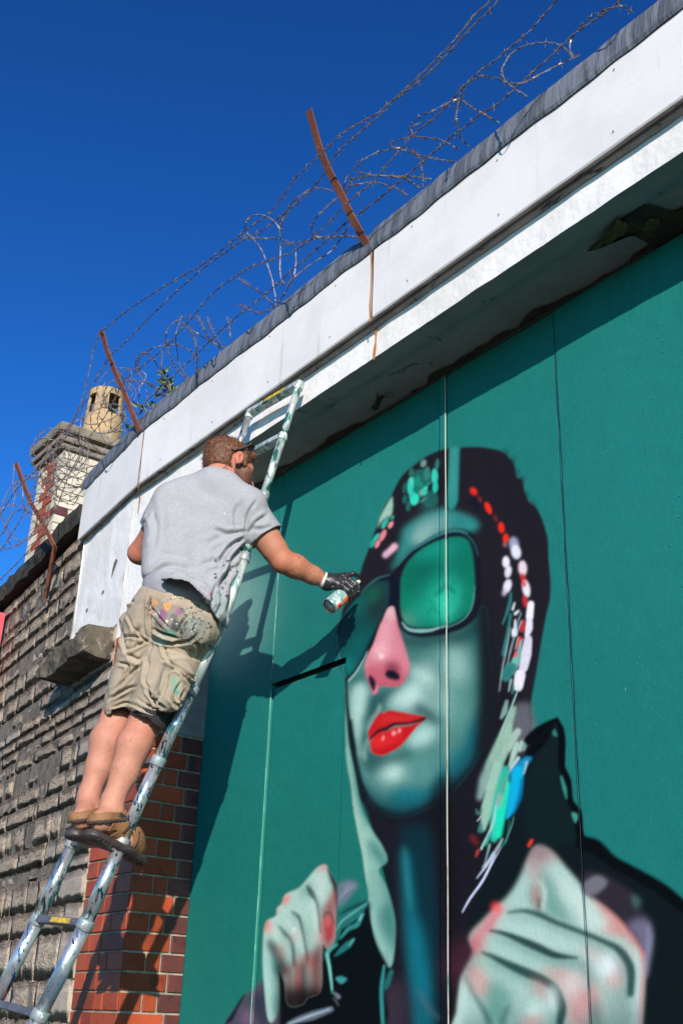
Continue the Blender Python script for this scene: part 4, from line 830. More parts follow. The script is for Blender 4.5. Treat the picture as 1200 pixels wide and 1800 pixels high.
wire(w3([(217,669),(257,639),(285,616),(310,590),(335,562),(375,515),(420,482),(432,474),(467,460),(510,445),(525,436),(545,422),(582,387),(607,360),(631,339),(652,322),(671,300),(691,277),(706,260),(722,240),(746,220),(772,200),(800,168),(840,127),(867,108),(894,85),(921,63),(948,35),(974,4),(1010,-40)], [-.18, -.18, -.17, -.16, -.15]), 'third strand of barbed wire, crossing the middle of the tallest post', GS)
wire(w3([(242,720),(290,675),(317,650),(345,624),(377,592),(412,560),(452,529),(465,519),(495,492),(511,476),(530,461),(561,434),(594,404),(614,387),(632,375),(672,344),(717,307),(759,270),(780,252),(795,239),(818,222),(843,201),(873,184),(900,160),(926,136),(946,117),(978,90),(1010,58),(1044,35),(1077,12),(1110,-20)], [-.10, -.10, -.09]), 'lowest strand of barbed wire, close above the lead flashing', GS)
NUM = 'first second third fourth fifth sixth seventh eighth ninth tenth eleventh twelfth thirteenth fourteenth fifteenth sixteenth seventeenth eighteenth nineteenth twentieth'.split()
LOOPS = [c5([(100,600),(120,520),(205,465),(260,460),(340,480),(410,520),(500,585)]), c5([(820,328),(690,390),(590,440),(500,490),(430,505),(370,490),(350,430),(365,380),(420,310),(520,265),(640,255),(720,285),(775,345)]),
    c5([(90,600),(75,700),(95,820),(150,885)]), c5([(90,590),(190,660),(330,740)]), c5([(1135,78),(1100,45),(1040,40),(920,80),(830,150),(770,230),(755,290),(775,345)]),
    c4([(1240,-30),(1140,5),(1040,60),(950,100),(885,180),(905,235),(1000,250),(1110,270),(1220,330)]), c4([(960,140),(890,175),(905,238),(850,250),(760,280),(745,295),(780,320),(850,340),(950,375),(1080,400),(1200,418)]),
    c4([(840,320),(760,325),(650,350),(540,410),(500,460),(520,490),(610,510),(720,515),(860,520),(1030,537)]), c4([(415,660),(455,590),(520,575),(610,565),(700,575),(780,600),(885,668)]), c4([(410,690),(425,560),(450,515),(470,550),(430,640)]),
    c4([(870,320),(930,370),(960,430),(975,590)]), c4([(370,670),(290,740),(210,830),(190,900),(215,940),(320,950),(430,940),(545,945)]), c4([(-40,850),(60,700),(150,630),(230,600),(345,622)]), c4([(480,540),(600,515),(740,520),(860,545),(955,605)]),
    c3([(265,765),(240,600),(190,430),(120,300),(50,230),(50,160),(100,115),(180,115),(250,160),(290,240),(290,420),(290,520),(320,600),(370,560),(400,480),(400,350)]), c3([(290,240),(310,140),(360,70),(430,10)]), c3([(0,270),(180,275),(290,280),(390,322)]), c3([(300,320),(400,310),(510,285),(620,270),(720,260),(850,268)]),
    c3([(262,752),(330,650),(380,560),(500,460),(640,370),(720,270),(780,170)]), c3([(0,560),(90,620),(170,670),(255,765)]), c3([(0,740),(80,780),(160,800),(255,755)]), c2([(320,330),(320,290),(370,240),(440,280),(480,360),(510,450),(522,540)]), c2([(320,330),(370,430),(450,500),(525,560)]),
    c2([(530,180),(530,100),(570,40),(640,0),(700,-20)]), c2([(530,150),(550,250),(600,350),(695,445)]), c2([(640,-20),(600,100),(600,200),(630,330),(695,435)]), c2([(630,20),(740,100),(850,165),(960,215)]), c2([(325,340),(350,270),(420,215),(490,195),(600,185),(690,220),(740,290),(745,410)]), c2([(230,435),(350,440),(450,480),(535,565)]),
    c2([(700,80),(740,180),(745,320),(740,405)]), c2([(750,-20),(800,80),(850,165),(960,210)]), c2([(820,-10),(860,100),(900,180),(905,270)]), c2([(960,-10),(980,100),(988,190)]), c2([(505,230),(498,380),(515,560)]), c2([(190,370),(215,400),(235,470)])]
ZN = [(0, 250, 'over the corner post by the weeds'), (250, 420, 'between the corner post and the middle of the parapet'), (420, 600, 'just left of the tallest rusty post'), (600, 790, 'just right of the tallest rusty post'), (790, 2000, 'at the top right of the parapet')]
LOOPS.sort(key=lambda L: np.mean([p[0] for p in L])); zc_ = {}
for i, L in enumerate(LOOPS):
    x = np.mean([p[0] for p in L]); zn = [k for k in ZN if k[0] <= x < k[1]][0][2]; k = zc_.get(zn, 0); zc_[zn] = k+1
    a = random.uniform(-.14, -.04); wire(w3(L, [-.02, a-.06, a+.1, -.0]), NUM[k]+' wire loop from the left, '+zn, GC, .10)
# strands running down to the cranked post, and the tangle heaped in front of the chimney
wire(w3([(176,583),(165,615),(158,650),(148,690),(130,740),(105,785),(60,830),(30,860),(0,905),(-30,940)], [-.31, -.25, -.2]), 'strand of barbed wire dropping from the tip of the corner post to the left', GS)
wire(w3([(190,632),(172,660),(150,705),(125,745),(100,790),(66,845),(45,895),(20,940),(-20,1000)], -.2), 'strand of barbed wire sloping down past the chimney cap, second from the tip', GS)
wire(w3([(217,669),(200,705),(180,740),(150,780),(120,840),(100,890),(70,945),(35,985),(0,1020)], -.14), 'strand of barbed wire sloping down across the white chimney bricks', GS)
wire(w3([(26,815),(24,850),(26,880),(10,930),(-20,960)], -.22), 'short strand of barbed wire hanging from the tip of the cranked post', GS)
rr = random.Random(11)
TT = sorted([rr.random() for _ in range(30)], reverse=True)
for i in range(30):
    t = TT[i]; cx = 225-205*t+rr.uniform(-14, 14); cy = 690+235*t+rr.uniform(-45, 30); rx = rr.uniform(24, 58); ry = rr.uniform(18, 44); th = rr.uniform(-1.2, -.2); a0 = rr.uniform(0, 6); sp_ = rr.uniform(3.2, 6.2); Y0 = rr.uniform(-.04, .25) if cx > 90 else rr.uniform(-.2, .05)
    pts = []
    for k in range(15):
        a = a0+sp_*k/14; x = rx*math.cos(a)*(1+.12*math.sin(3*a)); y = ry*math.sin(a); pts.append(at((cx+x*math.cos(th)-y*math.sin(th), cy+x*math.sin(th)+y*math.cos(th)), Y0+.12*math.sin(a+1)))
    wire(pts, (NUM[i]+' tangled wire loop from the left, over the stone coping' if i < 14 else NUM[i-14]+' tangled wire loop, counting rightwards, in front of chimney and cap'), 'tangled barbed wire in front of the chimney', .085, .0017)
for i in range(5):
    y0 = 818+i*14; k = .25*i
    wire(w3([(170-k*30, y0-2+rr.uniform(-4, 4)),(140-k*14, y0+10+rr.uniform(-6, 6)),(112-k*14, y0-4),(90-k*14, y0-30)], [.1, -.05, .05]), NUM[i]+' sagging wire from the top across the white chimney bricks', 'sagging wires across the chimney', .07, .0016)

# ================================================================= chimney
CY = .75
cc = at((112, 790), CY)                        # near upper corner of the stack
sw, sd = .50, .70                              # along x, along y
chim = empty('chimney', (cc[0]-sw/2, cc[1]+sd/2, 2.5), 'flaking white brick chimney with worn cap and holed clay pot behind the wire', 'chimney')
x1 = cc[0]; y0 = cc[1]; zt = cc[2]; zb = 2.5
stack = MB().box((x1-sw+.006, y0+.006, zb), (x1-.006, y0+sd-.006, zt)).obj('stack', M['mortar'], chim)
cb = {}
def cbrick(c, dim, m):
    k = (tuple(round(d, 3) for d in dim), m)
    if k not in cb:
        me = bpy.data.meshes.new('brick'); bm = bmesh.new(); bmesh.ops.create_cube(bm, size=1)
        for v in bm.verts: v.co = Vector((v.co.x*dim[0], v.co.y*dim[1], v.co.z*dim[2]))
        bm.to_mesh(me); bm.free(); me.materials.append(M[m]); cb[k] = me
    o = link(bpy.data.objects.new('brick', cb[k]), stack); o.location = Vector(c)-Vector(off(stack))
zz = zt; r = 0
while zz > zb+.02:
    zc = zz-.0375
    n = 3; off_ = (r % 2)*.5
    ys = [0, .12, .35, .58, .70] if r % 2 else [0, .235, .47, .70]
    for a, b_ in zip(ys[:-1], ys[1:]):
        m = 'wbrick'
        if random.random() < .05: m = 'brick_dirty'
        cbrick((x1-.05+random.uniform(0, .003), y0+(a+b_)/2, zc), (.103, b_-a-.008, .066), m)
    xs = [0, .1, .30, .50] if r % 2 else [0, .2, .40, .50]
    for a, b_ in zip(xs[:-1], xs[1:]):
        if a == 0: continue
        cbrick((x1-(a+b_)/2, y0+.05-random.uniform(0, .003), zc), (b_-a-.008, .103, .066), 'redpaint' if .1 <= a < .3 else 'wbrick')
    zz -= .075; r += 1
def slab(dx0, dx1, dy0, dy1, z0, z1, m, nm, bev=.012):
    return MB().box((x1-sw-dx0, y0-dy0, z0), (x1+dx1, y0+sd+dy1, z1)).obj(nm, M[m], chim, bevel=bev)
slab(.04, .04, .04, .04, zt, zt+.05, 'cap', 'cap_course'); slab(.07, .07, .07, .07, zt+.05, zt+.10, 'cap', 'cap_course'); slab(.03, .03, .03, .03, zt+.10, zt+.135, 'cap', 'cap_course'); slab(.085, .085, .085, .085, zt+.135, zt+.225, 'cap', 'cap_slab', .02)
pcx, pcy = x1-sw/2+.06, y0+sd/2+.05
pz0 = zt+.22; R0, R1, ph_ = .185, .150, .60
# clay pot with four square openings: a lofted ring with faces left out, given thickness
seg, lev = 48, [0, .06, .12, .3, .37, .43, .5, .56]
V = []; F = []
for rad in (0, -.022):
    for z_ in lev:
        for k in range(seg):
            a = 2*math.pi*k/seg; rr_ = R0+(R1-R0)*z_/ph_+rad+(.004 if z_ > .5 else 0); V.append((pcx+rr_*math.cos(a), pcy+rr_*math.sin(a), pz0+z_))
nl = len(lev)
def hole(k, j): return j in (3, 4, 5) and (((k+2) % 12) < 6) and True
idx = lambda s_, j, k: s_*nl*seg+j*seg+(k % seg)
for j in range(nl-1):
    for k in range(seg):
        if hole(k, j) : continue
        F.append((idx(0, j, k), idx(0, j, k+1), idx(0, j+1, k+1), idx(0, j+1, k))); F.append((idx(1, j, k+1), idx(1, j, k), idx(1, j+1, k), idx(1, j+1, k+1)))
for j in range(nl-1):
    for k in range(seg):
        if hole(k, j):
            if not hole(k-1, j): F.append((idx(0, j, k), idx(0, j+1, k), idx(1, j+1, k), idx(1, j, k)))
            if not hole(k+1, j): F.append((idx(0, j, k+1), idx(1, j, k+1), idx(1, j+1, k+1), idx(0, j+1, k+1)))
            if not hole(k, j-1): F.append((idx(0, j, k), idx(1, j, k), idx(1, j, k+1), idx(0, j, k+1)))
            if not hole(k, j+1): F.append((idx(0, j+1, k), idx(0, j+1, k+1), idx(1, j+1, k+1), idx(1, j+1, k)))
for k in range(seg): F.append((idx(0, nl-1, k), idx(0, nl-1, k+1), idx(1, nl-1, k+1), idx(1, nl-1, k)))
c = len(V); V.append((pcx, pcy, pz0+ph_+.02))
for k in range(seg): F.append((idx(1, nl-1, k), idx(1, nl-1, k+1), c))
mesh('chimney_pot', V, F, M['pot'], chim, False)
# ================================================================= red sign at the edge, weeds
sg = empty('wall_sign', tuple(atl((3, 1140), .05)), 'coral red sign with a blue foot, at the far left edge under the black coping', 'sign')
def sgb(z0, z1, m, nm, u0, u1):
    b = MB(); lbox(b, u0, u1, z0, z1, .03, .20); return b.obj(nm, M[m], sg)
q0 = atl((10, 1078), .03); u_s = float((q0-np.array([BX0, 0, 0]))@BU)
qz1 = q0[2]; qz0 = atl((5, 1140), .03)[2]
print('sign', u_s, qz0, qz1)
sgb(qz0-.25, qz1, 'sign_red', 'sign_panel', u_s, u_s+.03); sgb(qz0-.31, qz0-.252, 'sign_blue', 'sign_foot', u_s-.004, u_s+.034)
def weed(base, n, h, label, seed):
    r = random.Random(seed); root = empty('weed', base, label, 'weed', 'weeds rooted in the parapet'); base = np.array(base)
    for i in range(n):
        a = r.uniform(0, 6.28); tip = base+np.array([math.cos(a)*h*.7, math.sin(a)*h*.5, h*r.uniform(.5, 1.1)]); mid = (base+tip)/2+np.array([0, 0, h*.25])
        MB().tube([base, mid, tip], [.003, .002, .001], 5).obj('stem', M['stem'], root)
        for k in range(6):
            t = r.uniform(.3, 1); p = base*(1-t)**2+mid*2*t*(1-t)+tip*t*t; d = np.array([r.uniform(-1, 1), r.uniform(-1, 1), r.uniform(-.3, 1)]); d /= np.linalg.norm(d); s = np.cross(d, [r.uniform(-1, 1), .3, .5]); s /= np.linalg.norm(s)+1e-9; L = r.uniform(.03, .055); w = L*.22
            nrm = np.cross(d, s)*L*.12
            MB().add([p, p+d*L*.35+s*w+nrm, p+d*L*.8+s*w*.6+nrm, p+d*L, p+d*L*.8-s*w*.6+nrm, p+d*L*.35-s*w+nrm, p+d*L*.5], [(0, 1, 6), (1, 2, 6), (2, 3, 6), (3, 4, 6), (4, 5, 6), (5, 0, 6)]).obj('leaf', M['leaf'], root)
weed(tuple(at((266, 738), -.02)), 7, .20, 'pale leafy weed sprouting behind the corner post on the lead flashing', 3)
weed(tuple(at((305, 705), .0)), 6, .16, 'small trailing weed on the flashing, right of the corner post', 5)
weed(tuple(at((232, 780), .05)), 5, .16, 'dry grey weed on the parapet between chimney and corner post', 8)

# ================================================================= ladder
LR = {0:(526,676),1:(496.5,768.5),2:(463.5,871),3:(430,980),4:(392,1092),5:(337,1213),6:(278,1338),7:(214,1480),8:(151,1624),9:(71,1784)}
RT = [at(LR[k], -.05-.070*k) for k in range(10)]
d = (RT[9]-RT[6])/3
for k in range(10, 15): RT.append(RT[9]+d*(k-9))
RT[14] = RT[13]+d*((-1.48-RT[13][2])/d[2])
W = np.array([-.405, -.0, .032]); LT = [p+W*(.97+.004*k) for k, p in enumerate(RT)]
lad = empty('ladder', (float(RT[14][0]-.2), float(RT[14][1]), -1.48), 'telescopic aluminium ladder crusted with paint, leaning on the white beam under the fascia', 'ladder')
def rad(k): return .0155+.00115*k
for side, T in (('r', RT), ('l', LT)):
    for k in range(14):
        a, b_ = T[k], T[k+1]
        if side == 'l': m = 'alu' if k < 8 else 'alu_blue' if k == 8 else 'alu'
        else: m = 'alu_teal' if k < 5 else 'alu' if k < 8 else 'alu_blue'
        MB().tube([a, b_], rad(k), 24).obj('rail_section', M[m], lad, True)
    for k in range(14):
        a = T[k]; u_ = (T[k+1]-T[k]); u_ /= np.linalg.norm(u_); rr_ = rad(k)+.0045
        if k == 0:
            mb = MB().tube([a-u_*.012, a-u_*.010, a+u_*.028, a+u_*.030], [rr_*.9, rr_, rr_, rr_*.95], 24)
        else: mb = MB().tube([a-u_*.016, a-u_*.013, a+u_*.016, a+u_*.018], [rr_*.93, rr_, rr_, rr_*.94], 24)
        mb.obj('rail_collar', M['collar' if k > 1 else 'alu_teal'], lad, True)
for k in range(14):
    a, b_ = RT[k], LT[k]; w = b_-a; L = np.linalg.norm(w); w = w/L; u_ = RT[k]-RT[k+1]; u_ /= np.linalg.norm(u_); n_ = np.cross(w, u_)
    r_ = rad(k)
    o = MB().box((r_*.8, -.013, -.019), (L-r_*.8, .013, .019), (w, u_, n_), a).obj('rung', M['rung' if k > 1 else 'alu_teal'], lad, bevel=.004)
    if n_[1] > 0: n_ = -n_
    if k in (8, 7, 0):
        m = M['sticker'] if k != 7 else mat('blue_paint_patch', H('20447f'), .5, var=H('0c1c3c'), scale=60)
        MB().box((L*.22, -.009, .0195), (L*.62, .009, .0205), (w, u_, n_), a).obj('label' if k != 7 else 'blue_tread', m, lad)
for T in (RT, LT):
    a = T[14]; MB().tube([a+np.array([0, 0, .0]), a+np.array([0, 0, .07])], .034, 16).obj('rubber_foot', M['sole'], lad, True)
# ================================================================= implicit modelling for the figure
class SDF:
    rs = 1.
    def __init__(s, lo, hi, h):
        s.lo = np.array(lo, float); s.h = h; s.n = np.ceil((np.array(hi)-s.lo)/h).astype(int)+1; s.f = np.full(s.n, .2, np.float32)
    def sub(s, lo, hi):
        a = np.clip(np.floor((np.array(lo)-s.lo)/s.h).astype(int), 0, s.n-1); b = np.clip(np.ceil((np.array(hi)-s.lo)/s.h).astype(int)+1, 1, s.n)
        g = [(s.lo[i]+s.h*np.arange(a[i], b[i])).astype(np.float32) for i in range(3)]
        return (slice(a[0], b[0]), slice(a[1], b[1]), slice(a[2], b[2])), np.meshgrid(*g, indexing='ij')
    def put(s, sl, d, k, cut=False):
        f = s.f[sl]
        if cut: s.f[sl] = -smin(-f, d, k)
        else: s.f[sl] = smin(f, d, k)
    def cone(s, a, b, ra, rb, k=.02, flat=None, cut=False):
        """round cone; flat = (unit vector, factor) squashes it along a direction"""
        ra, rb = ra*s.rs, rb*s.rs; a, b = np.array(a, float), np.array(b, float); R = max(ra, rb)*(1 if flat is None else 1)+max(k, 0)*1.3+s.h*3
        sl, (X, Y, Z) = s.sub(np.minimum(a, b)-R, np.maximum(a, b)+R); d = b-a; L2 = d@d+1e-12
        qx, qy, qz = X-a[0], Y-a[1], Z-a[2]; t = np.clip((qx*d[0]+qy*d[1]+qz*d[2])/L2, 0, 1)
        ex, ey, ez = qx-d[0]*t, qy-d[1]*t, qz-d[2]*t
        if flat is not None:
            v, fac = flat; w = (ex*v[0]+ey*v[1]+ez*v[2])*(1/fac-1); ex, ey, ez = ex+v[0]*w, ey+v[1]*w, ez+v[2]*w
        s.put(sl, np.sqrt(ex*ex+ey*ey+ez*ez)-(ra+(rb-ra)*t), k, cut)
    def ell(s, c, r, A=None, k=.02, cut=False):
        c = np.array(c, float); r = np.array(r, float); R = r.max()+k*1.3+s.h*3; A = np.eye(3) if A is None else np.array(A)
        sl, (X, Y, Z) = s.sub(c-R, c+R); q = [(X-c[0])*A[i][0]+(Y-c[1])*A[i][1]+(Z-c[2])*A[i][2] for i in range(3)]
        m = np.sqrt((q[0]/r[0])**2+(q[1]/r[1])**2+(q[2]/r[2])**2); m2 = np.sqrt((q[0]/r[0]**2)**2+(q[1]/r[1]**2)**2+(q[2]/r[2]**2)**2)+1e-6
        s.put(sl, m*(m-1)/m2, k, cut)
    def path(s, P, R, k=.02, flat=None):
        for i in range(len(P)-1): s.cone(P[i], P[i+1], R[i], R[i+1], k, flat)
    def mesh(s):
        f = s.f; ins = f < 0; n = np.array(f.shape)
        c8 = sum(ins[i:n[0]-1+i, j:n[1]-1+j, k:n[2]-1+k].astype(np.int8) for i in (0, 1) for j in (0, 1) for k in (0, 1))
        cell = np.argwhere((c8 > 0) & (c8 < 8)); ci = -np.ones(n-1, np.int32); ci[tuple(cell.T)] = np.arange(len(cell))
        acc = np.zeros((len(cell), 3)); cnt = np.zeros(len(cell)); x, y, z = cell.T
        for ax in range(3):
            for p in (0, 1):
                for q in (0, 1):
                    o = [0, 0, 0]; oo = [i for i in range(3) if i != ax]; o[oo[0]] = p; o[oo[1]] = q; e = o.copy(); e[ax] = 1
                    fa = f[x+o[0], y+o[1], z+o[2]]; fb = f[x+e[0], y+e[1], z+e[2]]; m = (fa < 0) != (fb < 0)
                    t = np.where(m, fa/(fa-fb+1e-12), 0); pt = np.tile(np.array(o, float), (len(cell), 1)); pt[:, ax] = t
                    acc[m] += pt[m]; cnt[m] += 1
        V = s.lo+(cell+acc/cnt[:, None])*s.h; F = []
        for ax in range(3):
            oo = [i for i in range(3) if i != ax]; sl0 = [slice(None)]*3; sl1 = [slice(None)]*3; sl0[ax] = slice(0, -1); sl1[ax] = slice(1, None)
            ch = ins[tuple(sl0)] != ins[tuple(sl1)]; E_ = np.argwhere(ch); E_ = E_[(E_[:, oo[0]] > 0) & (E_[:, oo[1]] > 0) & (E_[:, oo[0]] < n[oo[0]]-1) & (E_[:, oo[1]] < n[oo[1]]-1)]
            a = E_.copy(); b = E_.copy(); b[:, oo[0]] -= 1; c = b.copy(); c[:, oo[1]] -= 1; d = E_.copy(); d[:, oo[1]] -= 1
            q = np.stack([ci[tuple(a.T)], ci[tuple(b.T)], ci[tuple(c.T)], ci[tuple(d.T)]], 1)
            st = ins[tuple(E_.T)]; fl = st if ax != 1 else ~st; q[fl] = q[fl][:, ::-1]; F.append(q)
        F = np.vstack(F)[:, ::-1]; F = F[(F >= 0).all(1)]
        return V, F
def smin(a, b, k):
    if k <= 0: return np.minimum(a, b)
    h = np.clip(.5+.5*(b-a)/k, 0, 1); return b*(1-h)+a*h-k*h*(1-h)
def normals(V, F):
    N = np.zeros_like(V); a = V[F[:, 2]]-V[F[:, 0]]; b = V[F[:, 3]]-V[F[:, 1]]; n = np.cross(a, b)
    for i in range(4): np.add.at(N, F[:, i], n)
    return N/(np.linalg.norm(N, axis=1)[:, None]+1e-12)
def relax(V, F, it=2, w=.5):
    for _ in range(it):
        S_ = np.zeros_like(V); c = np.zeros(len(V))
        for i in range(4):
            np.add.at(S_, F[:, i], V[F[:, (i+1) % 4]]); np.add.at(S_, F[:, i], V[F[:, (i+3) % 4]]); np.add.at(c, F[:, i], 2)
        V = V*(1-w)+w*S_/np.maximum(c, 1)[:, None]
    return V
def segdist(Q, pts):
    """distance to a polyline, signed by side, and 0..1 position along it"""
    best = np.full(len(Q), 1e9); sg_ = np.zeros(len(Q)); tt = np.zeros(len(Q)); P = np.array(pts, float); n = len(P)-1
    for i in range(n):
        d = P[i+1]-P[i]; t = np.clip(((Q-P[i])@d)/(d@d), 0, 1); r = Q-P[i]-t[:, None]*d; m = np.hypot(r[:, 0], r[:, 1]); s_ = np.sign(d[0]*r[:, 1]-d[1]*r[:, 0])
        u = m < best; best[u] = m[u]; sg_[u] = s_[u]; tt[u] = (i+t[u])/n
    return best, sg_, tt
def folds(V, F, L):
    """press real folds into the cloth: each = (photo line, half width, depth) on the side that faces the street"""
    N = normals(V, F); Q = px(V); front = np.clip(((CAMP-V)*N).sum(1)/np.linalg.norm(CAMP-V, axis=1)*4+.2, 0, 1); D = np.zeros(len(V))
    for pts, w, dep in L:
        p = spl(pts, False, 4) if len(pts) > 2 else np.array(pts, float)
        d, s_, t = segdist(Q, p); e = np.clip(np.minimum(t, 1-t)*5+.15, 0, 1)*(d < 4*w)
        D += 1.45*dep*e*(-np.exp(-(d/w)**2)+.75*np.exp(-((d*s_-1.7*w)/(w*1.0))**2)+.25*np.exp(-((d*s_+1.7*w)/(w*1.0))**2))
    return V+N*(D*front)[:, None]
def noise3(P, sc, seed=0):
    r = np.random.default_rng(seed); o = np.zeros(len(P))
    for i in range(9):
        k = r.normal(size=3)*sc; o += np.sin(P@k+r.uniform(0, 6.28))
    return o/9
def paint(C, V, N, items):
    """stains: (photo polygon, colour, alpha, blur px)"""
    Q = px(V); front = (((CAMP-V)*N).sum(1) > 0)
    for pts, c, al, bl in items:
        p = spl(pts, True, 4); ins = np.zeros(len(Q), bool); q2 = np.roll(p, -1, 0)
        for a, b in zip(p, q2):
            cnd = (a[1] <= Q[:, 1]) != (b[1] <= Q[:, 1])
            ins ^= cnd & (Q[:, 0] < a[0]+(Q[:, 1]-a[1])*(b[0]-a[0])/(b[1]-a[1]+1e-12))
        d, _, _ = segdist(Q, np.vstack([p, p[:1]])); m = np.clip(.5+np.where(ins, d, -d)/(2*bl), 0, 1)*al*front
        C += m[:, None]*(hexc(c)-C)
    return C
def specks(C, V, N, reg, cols, n, r0, r1, seed, al=.85):
    r = random.Random(seed); Q = px(V); front = (((CAMP-V)*N).sum(1) > 0)
    for _ in range(n):
        x, y = r.uniform(reg[0], reg[2]), r.uniform(reg[1], reg[3]); a = r.uniform(r0, r1); b = a*r.uniform(.4, 1); th = r.uniform(0, 3.1)
        dx, dy = Q[:, 0]-x, Q[:, 1]-y; u = (dx*math.cos(th)+dy*math.sin(th))/a; v = (-dx*math.sin(th)+dy*math.cos(th))/b
        m = (u*u+v*v < 1) & front; C[m] = C[m]*(1-al)+hexc(r.choice(cols))*al
    return C
J = lambda p, y: at(p, y+.12*min(1, max(0, (-.1-y)/.35)))
SDF.rs = 1.04
# joints of the painter, each at its own depth
ank = {'r': J((196,1424), -.70), 'l': J((155,1412), -.73)}
knee = {'r': J((262,1255), -.60), 'l': J((212,1250), -.65)}
hip = {'r': J((335,1092), -.52), 'l': J((272,1078), -.66)}
shd = {'r': J((438,903), -.33), 'l': J((296,893), -.66)}
elb = {'r': J((497,987), -.13), 'l': J((245,972), -.66)}
wri = {'r': J((571,1021), .06), 'l': J((300,1000), -.40)}
heel = {'r': J((177,1452), -.75), 'l': J((143,1448), -.78)}
toe = {'r': J((251,1494), -.555), 'l': J((226,1476), -.56)}
HC = J((404,822), -.40)
hf = np.array([-.03, .955, -.28]); hf /= np.linalg.norm(hf); hu = np.array([-.16, .0, 1.]); hu -= hf*(hu@hf); hu /= np.linalg.norm(hu); hr = np.cross(hf, hu)
hp = lambda f, r, u: HC+hf*f+hr*r+hu*u
neckb = J((386,868), -.47)
# ---- body: one skin
B = SDF((-4.15, -.85, .44), (-3.1, .20, 2.24), .0045)
for s_ in 'rl':
    a, k_, h_ = ank[s_], knee[s_], hip[s_]
    back = np.array([.45, -.85, 0.])
    B.cone(h_, k_, .064, .056, .02); B.cone(k_, k_+(a-k_)*.12, .058, .056, .02)
    cm = k_+(a-k_)*.34+back*.018; B.path([k_, cm, k_+(a-k_)*.62+back*.008, a+np.array([0, 0, .03]), a], [.053, .0585, .046, .036, .035], .02)
    hl, te = heel[s_], toe[s_]; fd = te-hl; fd /= np.linalg.norm(fd)
    B.cone(a, hl+np.array([0, 0, .018]), .034, .033, .02); B.path([hl+np.array([0, 0, .014]), hl+(te-hl)*.35+np.array([0, 0, .028]), hl+(te-hl)*.68+np.array([0, 0, .014]), te-fd*.02+np.array([0, 0, .004])], [.030, .033, .034, .024], .02)
    B.cone(a, hl+(te-hl)*.45+np.array([0, 0, .03]), .032, .028, .02)
hm = (hip['r']+hip['l'])/2; sm = (shd['r']+shd['l'])/2
B.cone(hip['r'], hip['l'], .068, .068, .03); B.cone(hm, sm, .066, .040, .02); B.cone(shd['r'], shd['l'], .022, .010, .02); B.cone(sm, neckb, .036, .046, .02)
E_, Wr = elb['r'], wri['r']; Sr = shd['r']
B.path([Sr, Sr+(E_-Sr)*.45, E_], [.044, .049, .043], .02); B.cone(Sr+(E_-Sr)*.3, Sr+(E_-Sr)*.75, .050, .046, .02)
up = np.array([.2, -.2, .9]); B.path([E_, E_+(Wr-E_)*.3+up*.004, E_+(Wr-E_)*.7, Wr], [.041, .0435, .033, .026], .018); B.cone(E_+(np.array([.5, -.5, -.6]))*.012, E_, .030, .034, .015)
Sl, El, Wl = shd['l'], elb['l'], wri['l']; B.path([Sl, Sl+(El-Sl)*.5, El], [.026, .042, .041], .02); B.path([El, El+(Wl-El)*.35, Wl], [.041, .040, .027], .018); B.cone(Wl, Wl+np.array([.05, .06, -.01]), .027, .03, .02)
B.path([neckb, hp(-.035, 0, -.075)], [.060, .056], .03); B.cone(neckb-np.array([0,0,.05]), shd['r'], .028, .028, .02); B.cone(neckb-np.array([0,0,.05]), shd['l'], .022, .010, .02)
A_ = [hf, hr, hu]
B.ell(hp(-.012, 0, .025), (.098, .076, .090), A_, .02); B.ell(hp(.045, 0, -.035), (.055, .058, .075), A_, .03); B.cone(hp(.055, .0, -.095), hp(.0, .045, -.075), .024, .018, .025); B.cone(hp(.055, .0, -.095), hp(.0, -.045, -.075), .024, .018, .025)
B.cone(hp(.070, -.03, .028), hp(.070, .03, .028), .017, .017, .015); B.path([hp(.090, 0, .02), hp(.112, 0, -.018), hp(.100, 0, -.028)], [.007, .013, .010], .010); B.cone(hp(.088, -.014, -.052), hp(.088, .014, -.052), .011, .011, .012); B.ell(hp(.082, 0, -.09), (.022, .026, .018), A_, .015)
for q in (1, -1):
    B.ell(hp(.084, q*.032, .008), (.012, .017, .010), A_, .008, cut=True); B.ell(hp(.076, q*.032, .006), (.013, .014, .012), A_, .004); B.cone(hp(.05, q*.055, -.02), hp(.065, q*.045, -.025), .018, .016, .02)
    ec = hp(-.012, q*.077, -.004); B.ell(ec+hr*q*.006, (.020, .009, .033), A_, .006); B.ell(ec+hr*q*.014+hf*.003, (.011, .006, .020), A_, .004, cut=True); B.cone(ec+hf*.010-hu*.02, ec-hf*.002-hu*.03, .007, .007, .006)
V, F = B.mesh(); V = relax(V, F, 2, .45); N = normals(V, F)
CSK = np.tile(hexc('ad7762'), (len(V), 1)); CSK = CSK*(1+.10*noise3(V, 60, 1)[:, None])
def near(P, r): return np.clip(1-np.linalg.norm(V-np.array(P), axis=1)/r, 0, 1)[:, None]
red = hexc('b0563c'); tan = hexc('9c6040'); pale = hexc('c08c72')
for P, r, c, a in ((E_, .09, red, .7), (Sr+(E_-Sr)*.7, .12, tan, .7), (E_+(Wr-E_)*.5, .14, tan, .8), (elb['l'], .12, red, .55), (neckb, .14, red, .6), (hp(-.012, .08, 0), .045, hexc('b85c48'), .7), (hp(.06, .03, 0), .07, hexc('cf8468'), .6), (knee['r']+(ank['r']-knee['r'])*.2, .12, hexc('b06c56'), .6), (ank['r'], .08, pale, .5), (heel['r'], .05, hexc('bb8068'), .7), (heel['l'], .05, hexc('cf9078'), .7)):
    w = near(P, r)**.7*a; CSK += w*(c-CSK)
CSK = paint(CSK, V, N, [([(365,826),(385,822),(402,826),(404,832),(385,831)], 'cc5a44', .5, 3)])
